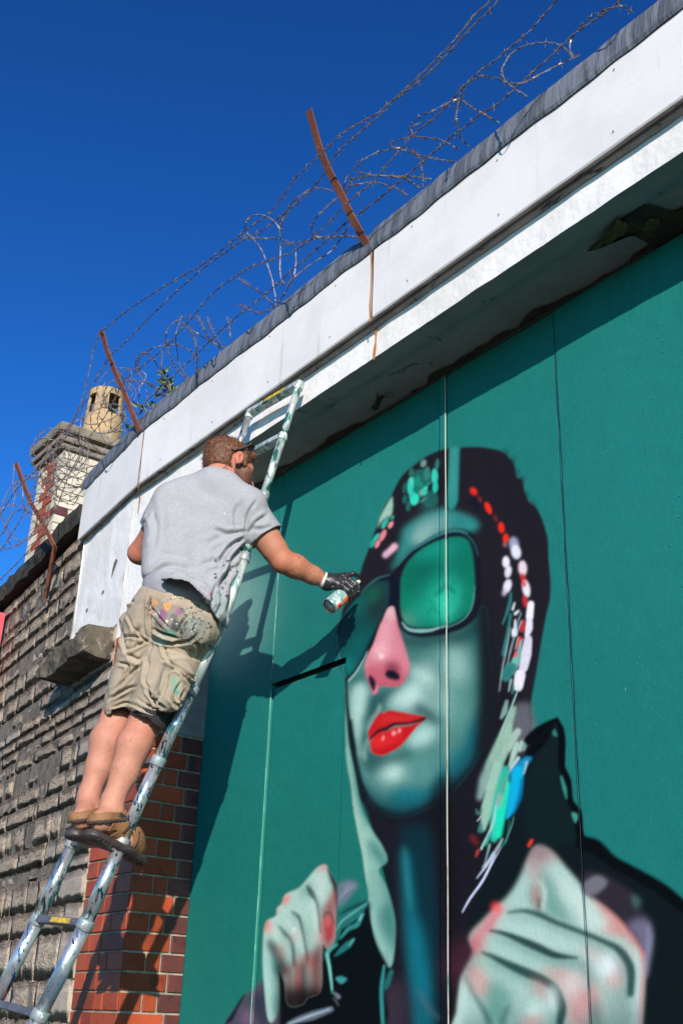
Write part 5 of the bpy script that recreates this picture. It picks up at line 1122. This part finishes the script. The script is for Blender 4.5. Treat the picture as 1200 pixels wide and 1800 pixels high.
CSK *= (1+.07*noise3(V, 130, 51)*1.0+.05*noise3(V, 300, 52))[:, None]; CSK = specks(CSK, V, N, (190, 1290, 262, 1330), ['b23a30'], 5, .6, 2.4, 4, .7); CSK = specks(CSK, V, N, (170, 1270, 270, 1420), ['8a5a44', '9c6850'], 90, .5, 1.0, 6, .5); CSK = specks(CSK, V, N, (480, 970, 575, 1040), ['7a4a30', '4f8a7a', '8c5a3c'], 60, .5, 1.3, 7, .6)
# tattoo lines on the neck
for pts in ([(391,824),(396,821),(399,817),(398,812)], [(386,828),(391,827),(395,831),(399,829),(399,825)]):
    d_, _, _ = segdist(px(V), spl(pts, False, 4)); m = (d_ < 1.1) & (((CAMP-V)*N).sum(1) > 0) & (np.linalg.norm(V-HC, axis=1) < .2); CSK[m] = hexc('2a1c1c')
# beard area tint
jw = (V-HC)@hf; jr = (V-HC)@hr; ju = (V-HC)@hu
bm_ = (np.abs(jr) < .085) & (jw > -.008+.0*ju) & (jw < .115) & (ju < .0-.35*np.clip(jw-.05, 0, 1)) & (ju > -.14) & (np.linalg.norm(V-HC, axis=1) < .16) & ~((jw > .085) & (ju > -.064))
CSK[bm_] = CSK[bm_]*.25+hexc('3f281f')*.75
person = mesh('person', V, F, M['skin'], None, True, CSK)
tag(person, 'man in grey t-shirt and paint-stained khaki shorts standing on the ladder, spraying the mural', 'person')
print('body', len(V))
# ---- hair: shell over the skull plus short strands
Hh = SDF(HC-.17, HC+.17, .0032)
Hh.ell(hp(-.018, 0, .033), (.106, .083, .094), A_, .01); Hh.ell(hp(-.045, 0, -.012), (.066, .072, .066), A_, .02)
Hh.ell(hp(.115, 0, -.035), (.090, .15, .10), A_, .012, cut=True); Hh.ell(hp(-.012, .082, -.012), (.030, .04, .042), A_, .006, cut=True); Hh.ell(hp(-.012, -.082, -.012), (.030, .04, .042), A_, .006, cut=True); Hh.ell(hp(-.05, 0, -.115), (.16, .14, .055), A_, .01, cut=True)
Hh.cone(hp(.018, .072, .03), hp(.024, .072, -.018), .010, .007, .006); Hh.cone(hp(.018, -.072, .03), hp(.024, -.072, -.018), .010, .007, .006); Hh.cone(hp(.055, -.03, .10), hp(.065, .03, .098), .022, .022, .02)
V, F = Hh.mesh(); V = relax(V, F, 1, .5); N = normals(V, F); V = V+N*(noise3(V, 260, 3)*.003+noise3(V, 90, 4)*.002)[:, None]
hair = mesh('hair', V, F, M['hair'], person, True)
def strands(V, N, n, L, name, m, par, flow, seed, msk=None):
    r = np.random.default_rng(seed); mb = MB(); idx_ = r.integers(0, len(V), n*3); k = 0
    for i in idx_:
        if msk is not None and not msk(V[i]): continue
        d = N[i]*r.uniform(.25, .8)+flow*r.uniform(.3, 1)+r.normal(size=3)*.35; d /= np.linalg.norm(d); s = np.cross(d, r.normal(size=3)); s /= np.linalg.norm(s)+1e-9; l = L*r.uniform(.5, 1.2); w = .0007
        mb.add([V[i]-s*w, V[i]+s*w, V[i]+d*l+s*w*.2], [(0, 1, 2)]); k += 1
        if k >= n: break
    return tag(mb.obj(name, m, par), kind='stuff')
strands(V, N, 3200, .016, 'hair_strand', M['hair'], hair, -hf*.6-hu*.3, 5)
pv_ = np.array([v.co for v in person.data.vertices])+np.array(person.location); bi = np.where(bm_)[0]
pn_ = normals(pv_, np.array([p.vertices[:] for p in person.data.polygons]))
strands(pv_[bi], pn_[bi], 1700, .007, 'beard', M['beard'], person, -hu*.7, 6)
def hairs(cond, n, L, seed, flow):
    ii = np.where(cond)[0]; return strands(pv_[ii], pn_[ii], n, L, 'body_hair', M['beard'], person, flow, seed)
hairs((pv_[:, 2] < (knee['r'][2]-.02)) & (pv_[:, 2] > ank['r'][2]+.02), 1500, .008, 41, np.array([0, 0, -1.]))
fa = ((pv_-E_)@(Wr-E_))/((Wr-E_)@(Wr-E_)); hairs((fa > .1) & (fa < .9) & (np.linalg.norm(pv_-E_-fa[:, None]*(Wr-E_), axis=1) < .07), 700, .008, 42, (Wr-E_)*4)
# ---- sunglasses pushed up on the head
gl = MB().path if False else MB()
for q in (1, -1): gl.tube([hp(-.055, q*.082, .004), hp(-.02, q*.090, .03), hp(.018, q*.088, .090), hp(.022, q*.074, .112)], [.0028, .004, .004, .004], 6)
gl.tube([hp(.022, -.072, .112), hp(.032, -.04, .126), hp(.034, 0, .129), hp(.032, .04, .126), hp(.022, .072, .112)], .0045, 6)
sgl = gl.obj('sunglasses', M['lens'], None, True); tag(sgl, 'dark sunglasses pushed up on top of the painter\'s hair', 'sunglasses')
for q in (1, -1):
    c = hp(.044, q*.040, .118); n_ = hf*.8+hu*.5; n_ /= np.linalg.norm(n_); a_ = hr; b_ = np.cross(n_, a_)
    Vv = [c+a_*.026*math.cos(t)+b_*.017*math.sin(t)+n_*.006*math.cos(t)**2 for t in np.linspace(0, 2*math.pi, 16, endpoint=False)]+[c+n_*.004]
    MB().add(Vv, [(i, (i+1) % 16, 16) for i in range(16)]).obj('lens', M['lens'], sgl)

# ---- t-shirt
def back_frame(): return np.array([.50, -.86, 0.])
T = SDF((-4.15, -.90, 1.05), (-3.05, .05, 2.16), .0048)
rows = [((300,885), -.64, .054, (432,894), -.36, .056), ((291,905), -.655, .066, (424,912), -.38, .060), ((288,930), -.66, .070, (405,940), -.42, .066), ((285,960), -.665, .070, (396,972), -.44, .064), ((282,988), -.67, .066, (388,1005), -.46, .060), ((280,1010), -.68, .058, (376,1042), -.49, .052)]
for (a, ya, ra, b, yb, rb) in rows: T.cone(J(a, ya), J(b, yb), ra, rb, .045)
T.cone(J((378,866), -.49), J((340,872), -.56), .052, .050, .05); T.cone(J((330,880), -.58), J((300,888), -.64), .052, .05, .05); T.cone(J((392,868), -.46), J((434,890), -.36), .048, .050, .045)
T.cone(J((376,1040), -.49), J((383,1082), -.505), .046, .026, .04); T.cone(J((340,1035), -.56), J((375,1080), -.52), .055, .030, .04)
T.cone(J((362,850), -.52), J((300,872), -.64), .052, .050, .05); T.cone(J((396,860), -.47), J((440,884), -.36), .050, .052, .05); T.cone(J((378,852), -.50), J((392,856), -.47), .062, .060, .05)
T.cone(J((310,1030), -.66), J((345,1045), -.60), .052, .050, .04)
S2 = Sr+(E_-Sr)*.52; T.path([J((436,893), -.35), Sr+(S2-Sr)*.5, S2], [.060, .066, .074], .03)
Sl2 = Sl+(El-Sl)*.46; T.path([J((292,898), -.655), Sl+(Sl2-Sl)*.5, Sl2], [.052, .060, .064], .02)
def cutplane(G, p, n_, r, k=.004):
    n_ = np.array(n_)/np.linalg.norm(n_); p = np.array(p); sl, (X, Y, Z) = G.sub(p-r, p+r); d = (X-p[0])*n_[0]+(Y-p[1])*n_[1]+(Z-p[2])*n_[2]
    q = np.sqrt((X-p[0])**2+(Y-p[1])**2+(Z-p[2])**2)-r
    G.put(sl, np.maximum(-d, q), k, True)
cutplane(T, S2-(E_-Sr)*.02, (E_-Sr), .13); cutplane(T, Sl2, (El-Sl)+np.array([0, 0, -.1]), .085)
# open, hollow sleeve mouths
T.cone(S2-(E_-Sr)*.16, S2+(E_-Sr)*.2, .064, .068, .003, cut=True); T.cone(Sl2-(El-Sl)*.1, Sl2+(El-Sl)*.2, .053, .056, .003, cut=True)
# neck hole
T.cone(neckb+np.array([0, 0, .052]), hp(-.035, 0, -.02), .059, .066, .012, cut=True)
# cut the hem along a sagging line
hem = [J((248,1030), -.74), J((332,1016), -.72), J((392,1108), -.60)]
V, F = T.mesh(); V = relax(V, F, 2, .5)
FS = [([(452,878),(436,905),(432,940)], 3, .004), ([(425,880),(414,905),(418,935)], 5, .005), ([(430,945),(405,962),(385,990)], 4, .010), ([(432,955),(410,985),(398,1015)], 5, .012), ([(430,935),(400,938),(375,930)], 4, .007), ([(420,990),(395,1020),(385,1060)], 5, .012), ([(400,1010),(380,1035),(372,1070)], 5, .010), ([(265,1010),(300,995),(345,1005)], 6, .008), ([(252,1018),(300,1008),(340,1020),(370,1050)], 5, .010), ([(262,990),(290,975),(330,985)], 7, .004),
      ([(345,1040),(365,1065),(380,1095)], 4, .009), ([(395,1040),(388,1065),(378,1085)], 3.5, .010), ([(268,900),(275,930),(268,965)], 6, .005), ([(300,870),(330,900),(370,905)], 12, .003), ([(330,930),(345,970),(340,1010)], 12, .004), ([(470,905),(450,920),(438,938)], 4, .006), ([(480,925),(462,930),(442,930)], 4, .004), ([(285,860),(300,900),(298,940)], 9, .004), ([(262,905),(258,915),(254,921)], 2.5, .004), ([(272,900),(268,912),(264,922)], 2.5, .004), ([(360,960),(385,945),(410,943)], 5, .004), ([(350,995),(380,985),(405,985)], 5, .005)]
V = folds(V, F, FS); N = normals(V, F); V = V+N*(noise3(V, 26, 8)*.0035+noise3(V, 70, 9)*.0012)[:, None]; N = normals(V, F)
C = np.tile(hexc('919296'), (len(V), 1))*(1+.05*np.random.default_rng(3).normal(size=(len(V), 1)))*(1+.05*noise3(V, 40, 10)[:, None])
C = specks(C, V, N, (378, 980, 425, 1090), ['1c2422', '26332f', '1f4a44'], 46, .8, 3.2, 12); C = specks(C, V, N, (350, 1060, 392, 1108), ['2a3a36', '3d6f66', '1c2422'], 50, .8, 2.6, 13); C = specks(C, V, N, (355, 1035, 372, 1060), ['c0454a', 'b86a78'], 7, 1, 3, 14, .6); C = specks(C, V, N, (260, 880, 440, 1040), ['8f9298', 'cfd0d6'], 80, .5, 1.2, 15, .5)
C = paint(C, V, N, [([(378,1040),(392,1045),(398,1070),(392,1100),(382,1090),(376,1065)], '6f8580', .55, 3), ([(360,1085),(386,1095),(390,1106),(370,1100)], '8d9a9a', .5, 2)])
# drop everything below the hem line (photo line through the three hem points)
Q = px(V); hx = np.array([225, 248, 270, 300, 332, 350, 366, 384, 392, 410]); hy = np.array([1036, 1032, 1024, 1018, 1021, 1042, 1066, 1092, 1107, 1110])
keep = (Q[:, 1] < np.interp(Q[:, 0], hx, hy)) | (Q[:, 0] > 410)
F2 = F[keep[F].all(1)]; shirt = mesh('t_shirt', V, F2, M['shirt'], person, True, C)
sl_ = shirt.modifiers.new('thick', 'SOLIDIFY'); sl_.thickness = .004; sl_.offset = -1
# collar band
cb_ = MB(); ring = []
for k in range(25):
    a = 2*math.pi*k/24; ring.append(neckb+np.array([0, 0, .046])+hr*.064*math.cos(a)+hf*.058*math.sin(a)+np.array([0, 0, 1.])*(-.018*math.sin(a)))
cb_.tube(ring, .0065, 6, cap=False).obj('collar', M['shirt'], person, True); bpy.data.objects['collar'].data.color_attributes.new('Col', 'FLOAT_COLOR', 'POINT').data.foreach_set('color', np.tile([.45, .45, .47, 1], len(ring)*6).astype(float))

# ---- shorts
Z_ = SDF((-4.2, -.88, .80), (-3.05, -.18, 1.66), .0048)
Z_.cone(J((282,1046), -.67), J((352,1072), -.52), .062, .066, .05); Z_.cone(J((268,1070), -.67), J((350,1092), -.53), .076, .074, .05); Z_.cone(J((264,1096), -.66), J((345,1115), -.54), .074, .074, .05)
Z_.path([J((318,1108), -.56), J((306,1160), -.575), J((288,1205), -.59), J((266,1246), -.615)], [.092, .094, .092, .078], .03)
Z_.path([J((262,1096), -.66), J((246,1150), -.665), J((228,1200), -.67), J((212,1244), -.675)], [.082, .074, .066, .058], .03)
# cargo pockets and turned hems
Z_.cone(J((314,1185), -.60), J((298,1226), -.615), .054, .050, .02); Z_.cone(J((228,1092), -.70), J((232,1122), -.70), .036, .030, .02); Z_.cone(J((206,1178), -.70), J((200,1225), -.70), .022, .026, .02)
Z_.ell(J((300,1098), -.64), (.075, .06, .075), None, .03); Z_.ell(J((345,1112), -.57), (.06, .06, .06), None, .03)
V, F = Z_.mesh(); V = relax(V, F, 2, .5)
FZ = [([(264,1050),(262,1080),(266,1120)], 2.6, .012), ([(268,1105),(290,1116),(312,1122)], 2.5, .012), ([(262,1062),(268,1072),(285,1092),(300,1108)], 2.2, .008), ([(314,1112),(324,1090),(345,1076)], 3, .014), ([(262,1120),(290,1130),(330,1128),(352,1112)], 3, .007), ([(284,1140),(310,1145),(350,1160)], 2, .004), ([(286,1160),(310,1170),(335,1188),(345,1200)], 2.5, .014), ([(296,1183),(305,1176),(318,1182),(332,1200)], 2.2, .008), ([(330,1192),(335,1205),(332,1218)], 2, .006),
      ([(262,1165),(254,1195),(262,1210)], 2.5, .006), ([(258,1210),(270,1230),(290,1246)], 2.5, .010), ([(280,1215),(274,1230),(278,1240)], 2.5, .008), ([(296,1180),(288,1210),(280,1225)], 3, .007), ([(300,1225),(310,1240),(325,1238)], 3, .008), ([(220,1145),(240,1135),(262,1125)], 3, .010), ([(212,1118),(240,1120),(262,1128)], 2.5, .008), ([(222,1080),(240,1110),(262,1130)], 2, .006), ([(225,1150),(245,1160),(262,1140)], 4, .008), ([(206,1165),(226,1170),(222,1190)], 2.5, .008), ([(200,1215),(225,1190),(245,1170)], 3, .009), ([(192,1230),(215,1215),(240,1205)], 3, .009), ([(196,1245),(220,1236),(240,1240)], 2.5, .007), ([(190,1252),(215,1246),(232,1252)], 2, .006), ([(234,1238),(260,1250),(285,1256)], 2.2, .007), ([(240,1228),(262,1240),(290,1246)], 2, .005), ([(244,1100),(238,1122),(228,1140)], 4, .008), ([(205,1068),(222,1062),(235,1056)], 2.5, .012), ([(208,1088),(214,1112),(222,1146)], 3, .008), ([(270,1125),(262,1150),(258,1180)], 3, .005), ([(285,1130),(290,1150),(300,1165)], 3, .005), ([(340,1128),(352,1140),(348,1160)], 3, .006), ([(318,1198),(308,1218),(312,1236)], 2.5, .007), ([(326,1212),(318,1228),(322,1240)], 2.5, .006)]
V = folds(V, F, FZ); N = normals(V, F); V = V+N*(noise3(V, 40, 18)*.0055+noise3(V, 95, 19)*.0022)[:, None]; N = normals(V, F)
C = np.tile(hexc('978a78'), (len(V), 1))*(1+.09*noise3(V, 30, 20)[:, None])*(1+.06*noise3(V, 120, 21)[:, None])
s5 = lambda pts: fr((180, 980), 5, pts)
C = paint(C, V, N, [(s5([(420,360),(500,370),(600,410),(690,440),(720,560),(680,680),(560,670),(480,600),(430,480)]), '7a7068', .8, 3), (s5([(490,470),(550,460),(570,520),(520,550),(490,520)]), '7d4a70', .8, 1.5), (s5([(650,460),(700,450),(695,500),(650,505)]), '8a4f78', .75, 1.5), (s5([(540,415),(600,400),(590,450),(560,465)]), 'd08a2a', .8, 1), (s5([(430,365),(480,375),(490,410),(445,420)]), 'c98f4a', .6, 1.5), (s5([(600,590),(670,560),(680,640),(640,650)]), '26302e', .85, 1.5), (s5([(540,620),(620,630),(660,690),(560,680)]), '4a7d6c', .75, 2),
    (s5([(700,560),(800,520),(900,560),(930,620),(880,700),(780,720),(700,680),(670,620)]), '666b66', .75, 3), (s5([(600,500),(650,500),(660,550),(610,555)]), '4a5250', .7, 1.5), (s5([(470,555),(530,565),(530,625),(475,610)]), '4a453c', .5, 1), (s5([(440,680),(520,700),(560,760),(500,760),(450,710)]), 'a9c2ae', .6, 2.5), (s5([(600,1050),(660,1060),(670,1180),(640,1210),(610,1130)]), '5a9480', .6, 2.5), (s5([(640,1140),(690,1180),(680,1200),(640,1195)]), '4f8a78', .6, 1.5), (s5([(385,275),(400,280),(392,296)]), 'b0406a', .8, 1), (s5([(500,230),(620,240),(640,280),(520,270)]), 'c9a08e', .5, 3), (s5([(400,1050),(500,1040),(520,1080),(420,1100)]), 'a29384', .5, 3)])
C = specks(C, V, N, (318, 1060, 372, 1145), ['26302c', '3a4642', '8f9a90', '5f8578', '1b2220'], 210, .6, 2.6, 31, .85); C = specks(C, V, N, (264, 1050, 330, 1118), ['2a322f', '6a4a62', 'd8d2c4', '59826f', '3d3a34'], 90, .6, 2.6, 32, .7); C = specks(C, V, N, (190, 1040, 350, 1260), ['5a5248', '3a342e', 'd8cbb4', '6fa08c'], 110, .4, 1.1, 33, .7)
Q = px(V); zx = np.array([170, 186, 200, 215, 232, 240, 262, 285, 300, 312, 330, 360]); zy = np.array([1262, 1262, 1248, 1244, 1252, 1250, 1260, 1266, 1252, 1250, 1240, 1225])
wx = np.array([230, 250, 300, 335, 350, 372, 390, 410]); wy = np.array([1034, 1032, 1018, 1022, 1040, 1060, 1088, 1105])
keep = (Q[:, 1] < np.interp(Q[:, 0], zx, zy)) & (Q[:, 1] > np.interp(Q[:, 0], wx, wy)-6)
F2 = F[keep[F].all(1)]; shorts = mesh('shorts', V, F2, M['shorts'], person, True, C)
m_ = shorts.modifiers.new('thick', 'SOLIDIFY'); m_.thickness = .005; m_.offset = -1
# pale waistband showing under the shirt, black under-shorts in the leg openings
wb = SDF((-4.1, -.85, 1.25), (-3.05, -.2, 1.76), .006); wb.cone(J((284,1036), -.67), J((350,1062), -.53), .066, .066, .04); wb.cone(J((284,1018), -.66), J((358,1046), -.52), .056, .056, .05); V, F = wb.mesh(); V = relax(V, F, 1)
mesh('waistband', V, F, M['undershirt'], person, True)
ub = SDF((-4.2, -.85, .75), (-3.05, -.25, 1.35), .006)
ub.path([J((318,1150), -.56), J((290,1215), -.59), J((268,1262), -.61)], [.080, .078, .068], .02); ub.path([J((246,1150), -.66), J((228,1200), -.665), J((214,1244), -.67)], [.062, .056, .050], .01)
V, F = ub.mesh(); Q = px(V); keep = Q[:, 1] < np.interp(Q[:, 0], [180, 215, 232, 258, 285, 300, 330], [1252, 1251, 1256, 1262, 1285, 1300, 1310]); mesh('under_shorts', V, F[keep[F].all(1)], M['black'], person, True)

# ---- sandals
for s_ in 'rl':
    hl, te = heel[s_], toe[s_]; fd = te-hl; fl_ = np.linalg.norm(fd); fd /= fl_; sd_ = np.cross(fd, [0, 0, 1.]); sd_ /= np.linalg.norm(sd_); un = np.cross(sd_, fd)
    G = SDF(np.minimum(hl, te)-.10, np.maximum(hl, te)+.10, .0030)
    base = lambda t, o=0., u_=-.036: hl+fd*fl_*t+sd_*o+un*u_
    for (t0, t1, r0, r1, o0, o1) in ((-.06, .25, .036, .034, 0, 0), (.25, .62, .034, .043, 0, .004), (.62, .90, .043, .038, .004, 0), (.90, 1.03, .038, .024, 0, -.004)): G.cone(base(t0, o0), base(t1, o1), r0, r1, .010, (un, .42))
    G.cone(base(-.06, 0, -.046), base(.22, 0, -.046), .038, .035, .006, (un, .42)); G.cone(base(.30, .004, -.046), base(.95, 0, -.044), .034, .034, .006, (un, .36))
    for q_ in range(14): tq = -.08+q_*.085; G.cone(base(tq, -.06, -.052), base(tq, .06, -.052), .0028, .0028, 0., None, True)
    V, F = G.mesh(); V = relax(V, F, 1); so = mesh('sandal_sole', V, F, M['sole'], person, True)
    # foot shape again, slightly larger, cut into straps
    G = SDF(np.minimum(hl, te)-.12, np.maximum(hl, te)+.12, .0030); a = ank[s_]; ex = .0055
    for (P, R_) in (([hl+np.array([0, 0, .014]), hl+(te-hl)*.35+np.array([0, 0, .028]), hl+(te-hl)*.68+np.array([0, 0, .014]), te-fd*.02+np.array([0, 0, .004])], [.030, .033, .034, .024]),): G.path(P, [r+ex for r in R_], .02)
    G.cone(a, hl+np.array([0, 0, .018]), .034+ex, .033+ex, .02); G.cone(a, hl+(te-hl)*.45+np.array([0, 0, .03]), .032+ex, .028+ex, .02)
    V, F = G.mesh(); V = relax(V, F, 1); L_ = V-hl; t = L_@fd/fl_; u_ = L_@un; w_ = L_@sd_
    band = ((u_ > .016+.10*(t-.0)) & (u_ < .046+.10*t) & (t < .30)) | ((np.abs(t-.33-(u_*2.0)) < .11) & (u_ < .07)) | ((np.abs(t-.74+(u_*1.2)) < .14)) | ((np.abs(u_+.006-.10*t) < .014) & (t > .05) & (t < .9)) | ((np.abs(t-.50-(.030-u_)*4) < .045))
    band &= (u_ < .085) & (u_ > -.028)
    st = mesh('sandal_strap', V, F[band[F].all(1)], M['leather'], person, True); md = st.modifiers.new('t', 'SOLIDIFY'); md.thickness = .004; md.offset = 1
    lin = ((u_ > .008+.10*t) & (u_ < .021+.10*t) & (t < .34)) | ((np.abs(t-.33-(u_*2.0)) < .035) & (u_ < .06) & (u_ > .0)) | ((np.abs(t-.66+u_*1.2) < .022) & (u_ < .03)); ln = mesh('sandal_lining', V, F[lin[F].all(1)], M['lining'], person, True); m2 = ln.modifiers.new('t', 'SOLIDIFY'); m2.thickness = .0055; m2.offset = 1
    G2 = MB(); c = hl+fd*fl_*.22+un*.052+sd_*.040*(1 if s_ == 'r' else 1); G2.box((-.016, -.002, -.009), (.016, .003, .009), (fd, sd_, un), c); G2.obj('sandal_buckle', M['sole'], person, bevel=.003)

# ---- spray can and gloved hand
cbt = J((578.5, 1066), .065); ca = np.array([.05, .70, .71]); ca /= np.linalg.norm(ca)
e1 = np.array([0, 0, 1.])-ca*ca[2]; e1 /= np.linalg.norm(e1); e2 = np.cross(ca, e1)
can = empty('spray_can', tuple(cbt), 'small paint-smeared spray can with an orange hazard mark, held in the black glove', 'spray can')
cr = .0315
def cyl(z0, z1, r0, r1, name, m, n=32, extra=None):
    return MB().tube([cbt+ca*z0, cbt+ca*z1], [r0, r1], n).obj(name, M[m], can, True)
MB().tube([cbt+ca*z for z in (.004, .006, .150, .158, .166)], [cr*.99, cr, cr, cr*.9, cr*.6], 36).obj('can_body', M['can'], can, True)
MB().tube([cbt+ca*z for z in (-.001, .0, .004, .005)], [cr*.97, cr*1.03, cr*1.03, cr*.98], 36, cap=False).obj('can_rim', M['tin'], can, True)
Vv = [cbt+ca*.011]+[cbt+ca*(.0075)+(e1*math.cos(t)+e2*math.sin(t))*cr*.55 for t in np.linspace(0, 6.283, 25)[:-1]]+[cbt+ca*.001+(e1*math.cos(t)+e2*math.sin(t))*cr*.97 for t in np.linspace(0, 6.283, 25)[:-1]]
MB().add(Vv, [(0, 1+i, 1+(i+1) % 24) for i in range(24)]+[(1+i, 25+i, 25+(i+1) % 24, 1+(i+1) % 24) for i in range(24)]).obj('can_base', M['tinbase'], can, True)
cyl(.166, .176, .010, .009, 'valve', 'tin', 16); cyl(.176, .192, .008, .007, 'nozzle', 'cuff', 16)
cd = (CAMP-cbt); cd -= ca*(cd@ca); cd /= np.linalg.norm(cd); th0 = math.atan2(cd@e2, cd@e1)
def patch(a0, a1, z0, z1, m, name, lift=.0006):
    n = 8; P = [cbt+ca*z+(e1*math.cos(a)+e2*math.sin(a))*(cr+lift) for a in np.linspace(a0, a1, n) for z in (z0, z1)]
    return MB().add(P, [(2*i, 2*i+1, 2*i+3, 2*i+2) for i in range(n-1)]).obj(name, M[m], can, True)
sgn = 1 if px(cbt+e2*.03)[0] > px(cbt)[0] else -1
for sg2 in (sgn,):
    patch(th0+sg2*.55, th0+sg2*1.25, .012, .040, 'orange', 'hazard_mark'); patch(th0+sg2*.75, th0+sg2*1.02, .020, .032, 'ink', 'hazard_symbol', .0011); patch(th0+sg2*.45, th0+sg2*1.35, .052, .078, 'orange', 'colour_band'); patch(th0+sg2*.1, th0+sg2*.5, .012, .036, 'cuff', 'label_text_block')
gv = SDF(wri['r']-.06, cbt+ca*.2+.09, .0028)
gv = SDF(np.minimum(wri['r'], cbt)-.09, np.maximum(wri['r'], cbt+ca*.2)+.09, .0028)
fdir = wri['r']-elb['r']; fdir /= np.linalg.norm(fdir)
cang = lambda a, z, r: cbt+ca*z+(e1*math.cos(a)+e2*math.sin(a))*r
ss = sgn
pk = [cang(ss*(.15+.05*i), .150-.023*i, cr+.019) for i in range(4)]            # knuckles, index to little finger
wr_ = wri['r']; pm = (wr_+pk[1])/2
gv.cone(wr_-fdir*.02, wr_+fdir*.01, .0285, .029, .012)
for i in range(4): gv.cone(wr_+fdir*.012, pk[i], .0215, .0145, .022)
FR_ = [.0098, .0103, .0100, .0088]
for i in range(4):
    z_ = .150-.023*i
    if i == 0: ch_ = [pk[0], cang(ss*.35, .175, cr+.012), cang(ss*.3, .196, .020), cang(0, .199, .006)]
    else: ch_ = [pk[i], cang(ss*(.75), z_+.004, cr+.016), cang(ss*1.45, z_+.006, cr+.011), cang(ss*2.05, z_+.004, cr+.009), cang(ss*2.55, z_+.002, cr+.008)]
    rr_ = FR_[i]; gv.path(ch_, [rr_*1.12]+[rr_*1.03]+[rr_]*(len(ch_)-3)+[rr_*.85], .0035)
tb = wr_+(pk[2]-wr_)*.35+e2*(-ss)*.018; gv.path([tb, cang(-ss*.75, .110, cr+.013), cang(-ss*1.35, .132, cr+.011), cang(-ss*1.7, .150, cr+.009)], [.017, .0125, .011, .009], .006)
V, F = gv.mesh(); V = relax(V, F, 1, .4); N = normals(V, F); V = V+N*(noise3(V, 320, 40)*.0008+.0007*np.sin((V@fdir)*900)*np.clip(1-np.linalg.norm(V-pm, axis=1)/.06, 0, 1))[:, None]
mesh('glove', V, F, M['glove'], person, True)
for o_, r_ in ((-.026, .0295), (-.021, .0305), (-.015, .030)): 
    c = wri['r']+fdir*(o_+.012); a_ = np.cross(fdir, [0, 0, 1.]); a_ /= np.linalg.norm(a_); b_ = np.cross(fdir, a_)
    MB().tube([c+(a_*math.cos(t)+b_*math.sin(t))*r_+fdir*.003*math.sin(2*t+o_*100) for t in np.linspace(0, 6.283, 25)], .0032, 6, cap=False).obj('glove_cuff', M['cuff'], person, True)
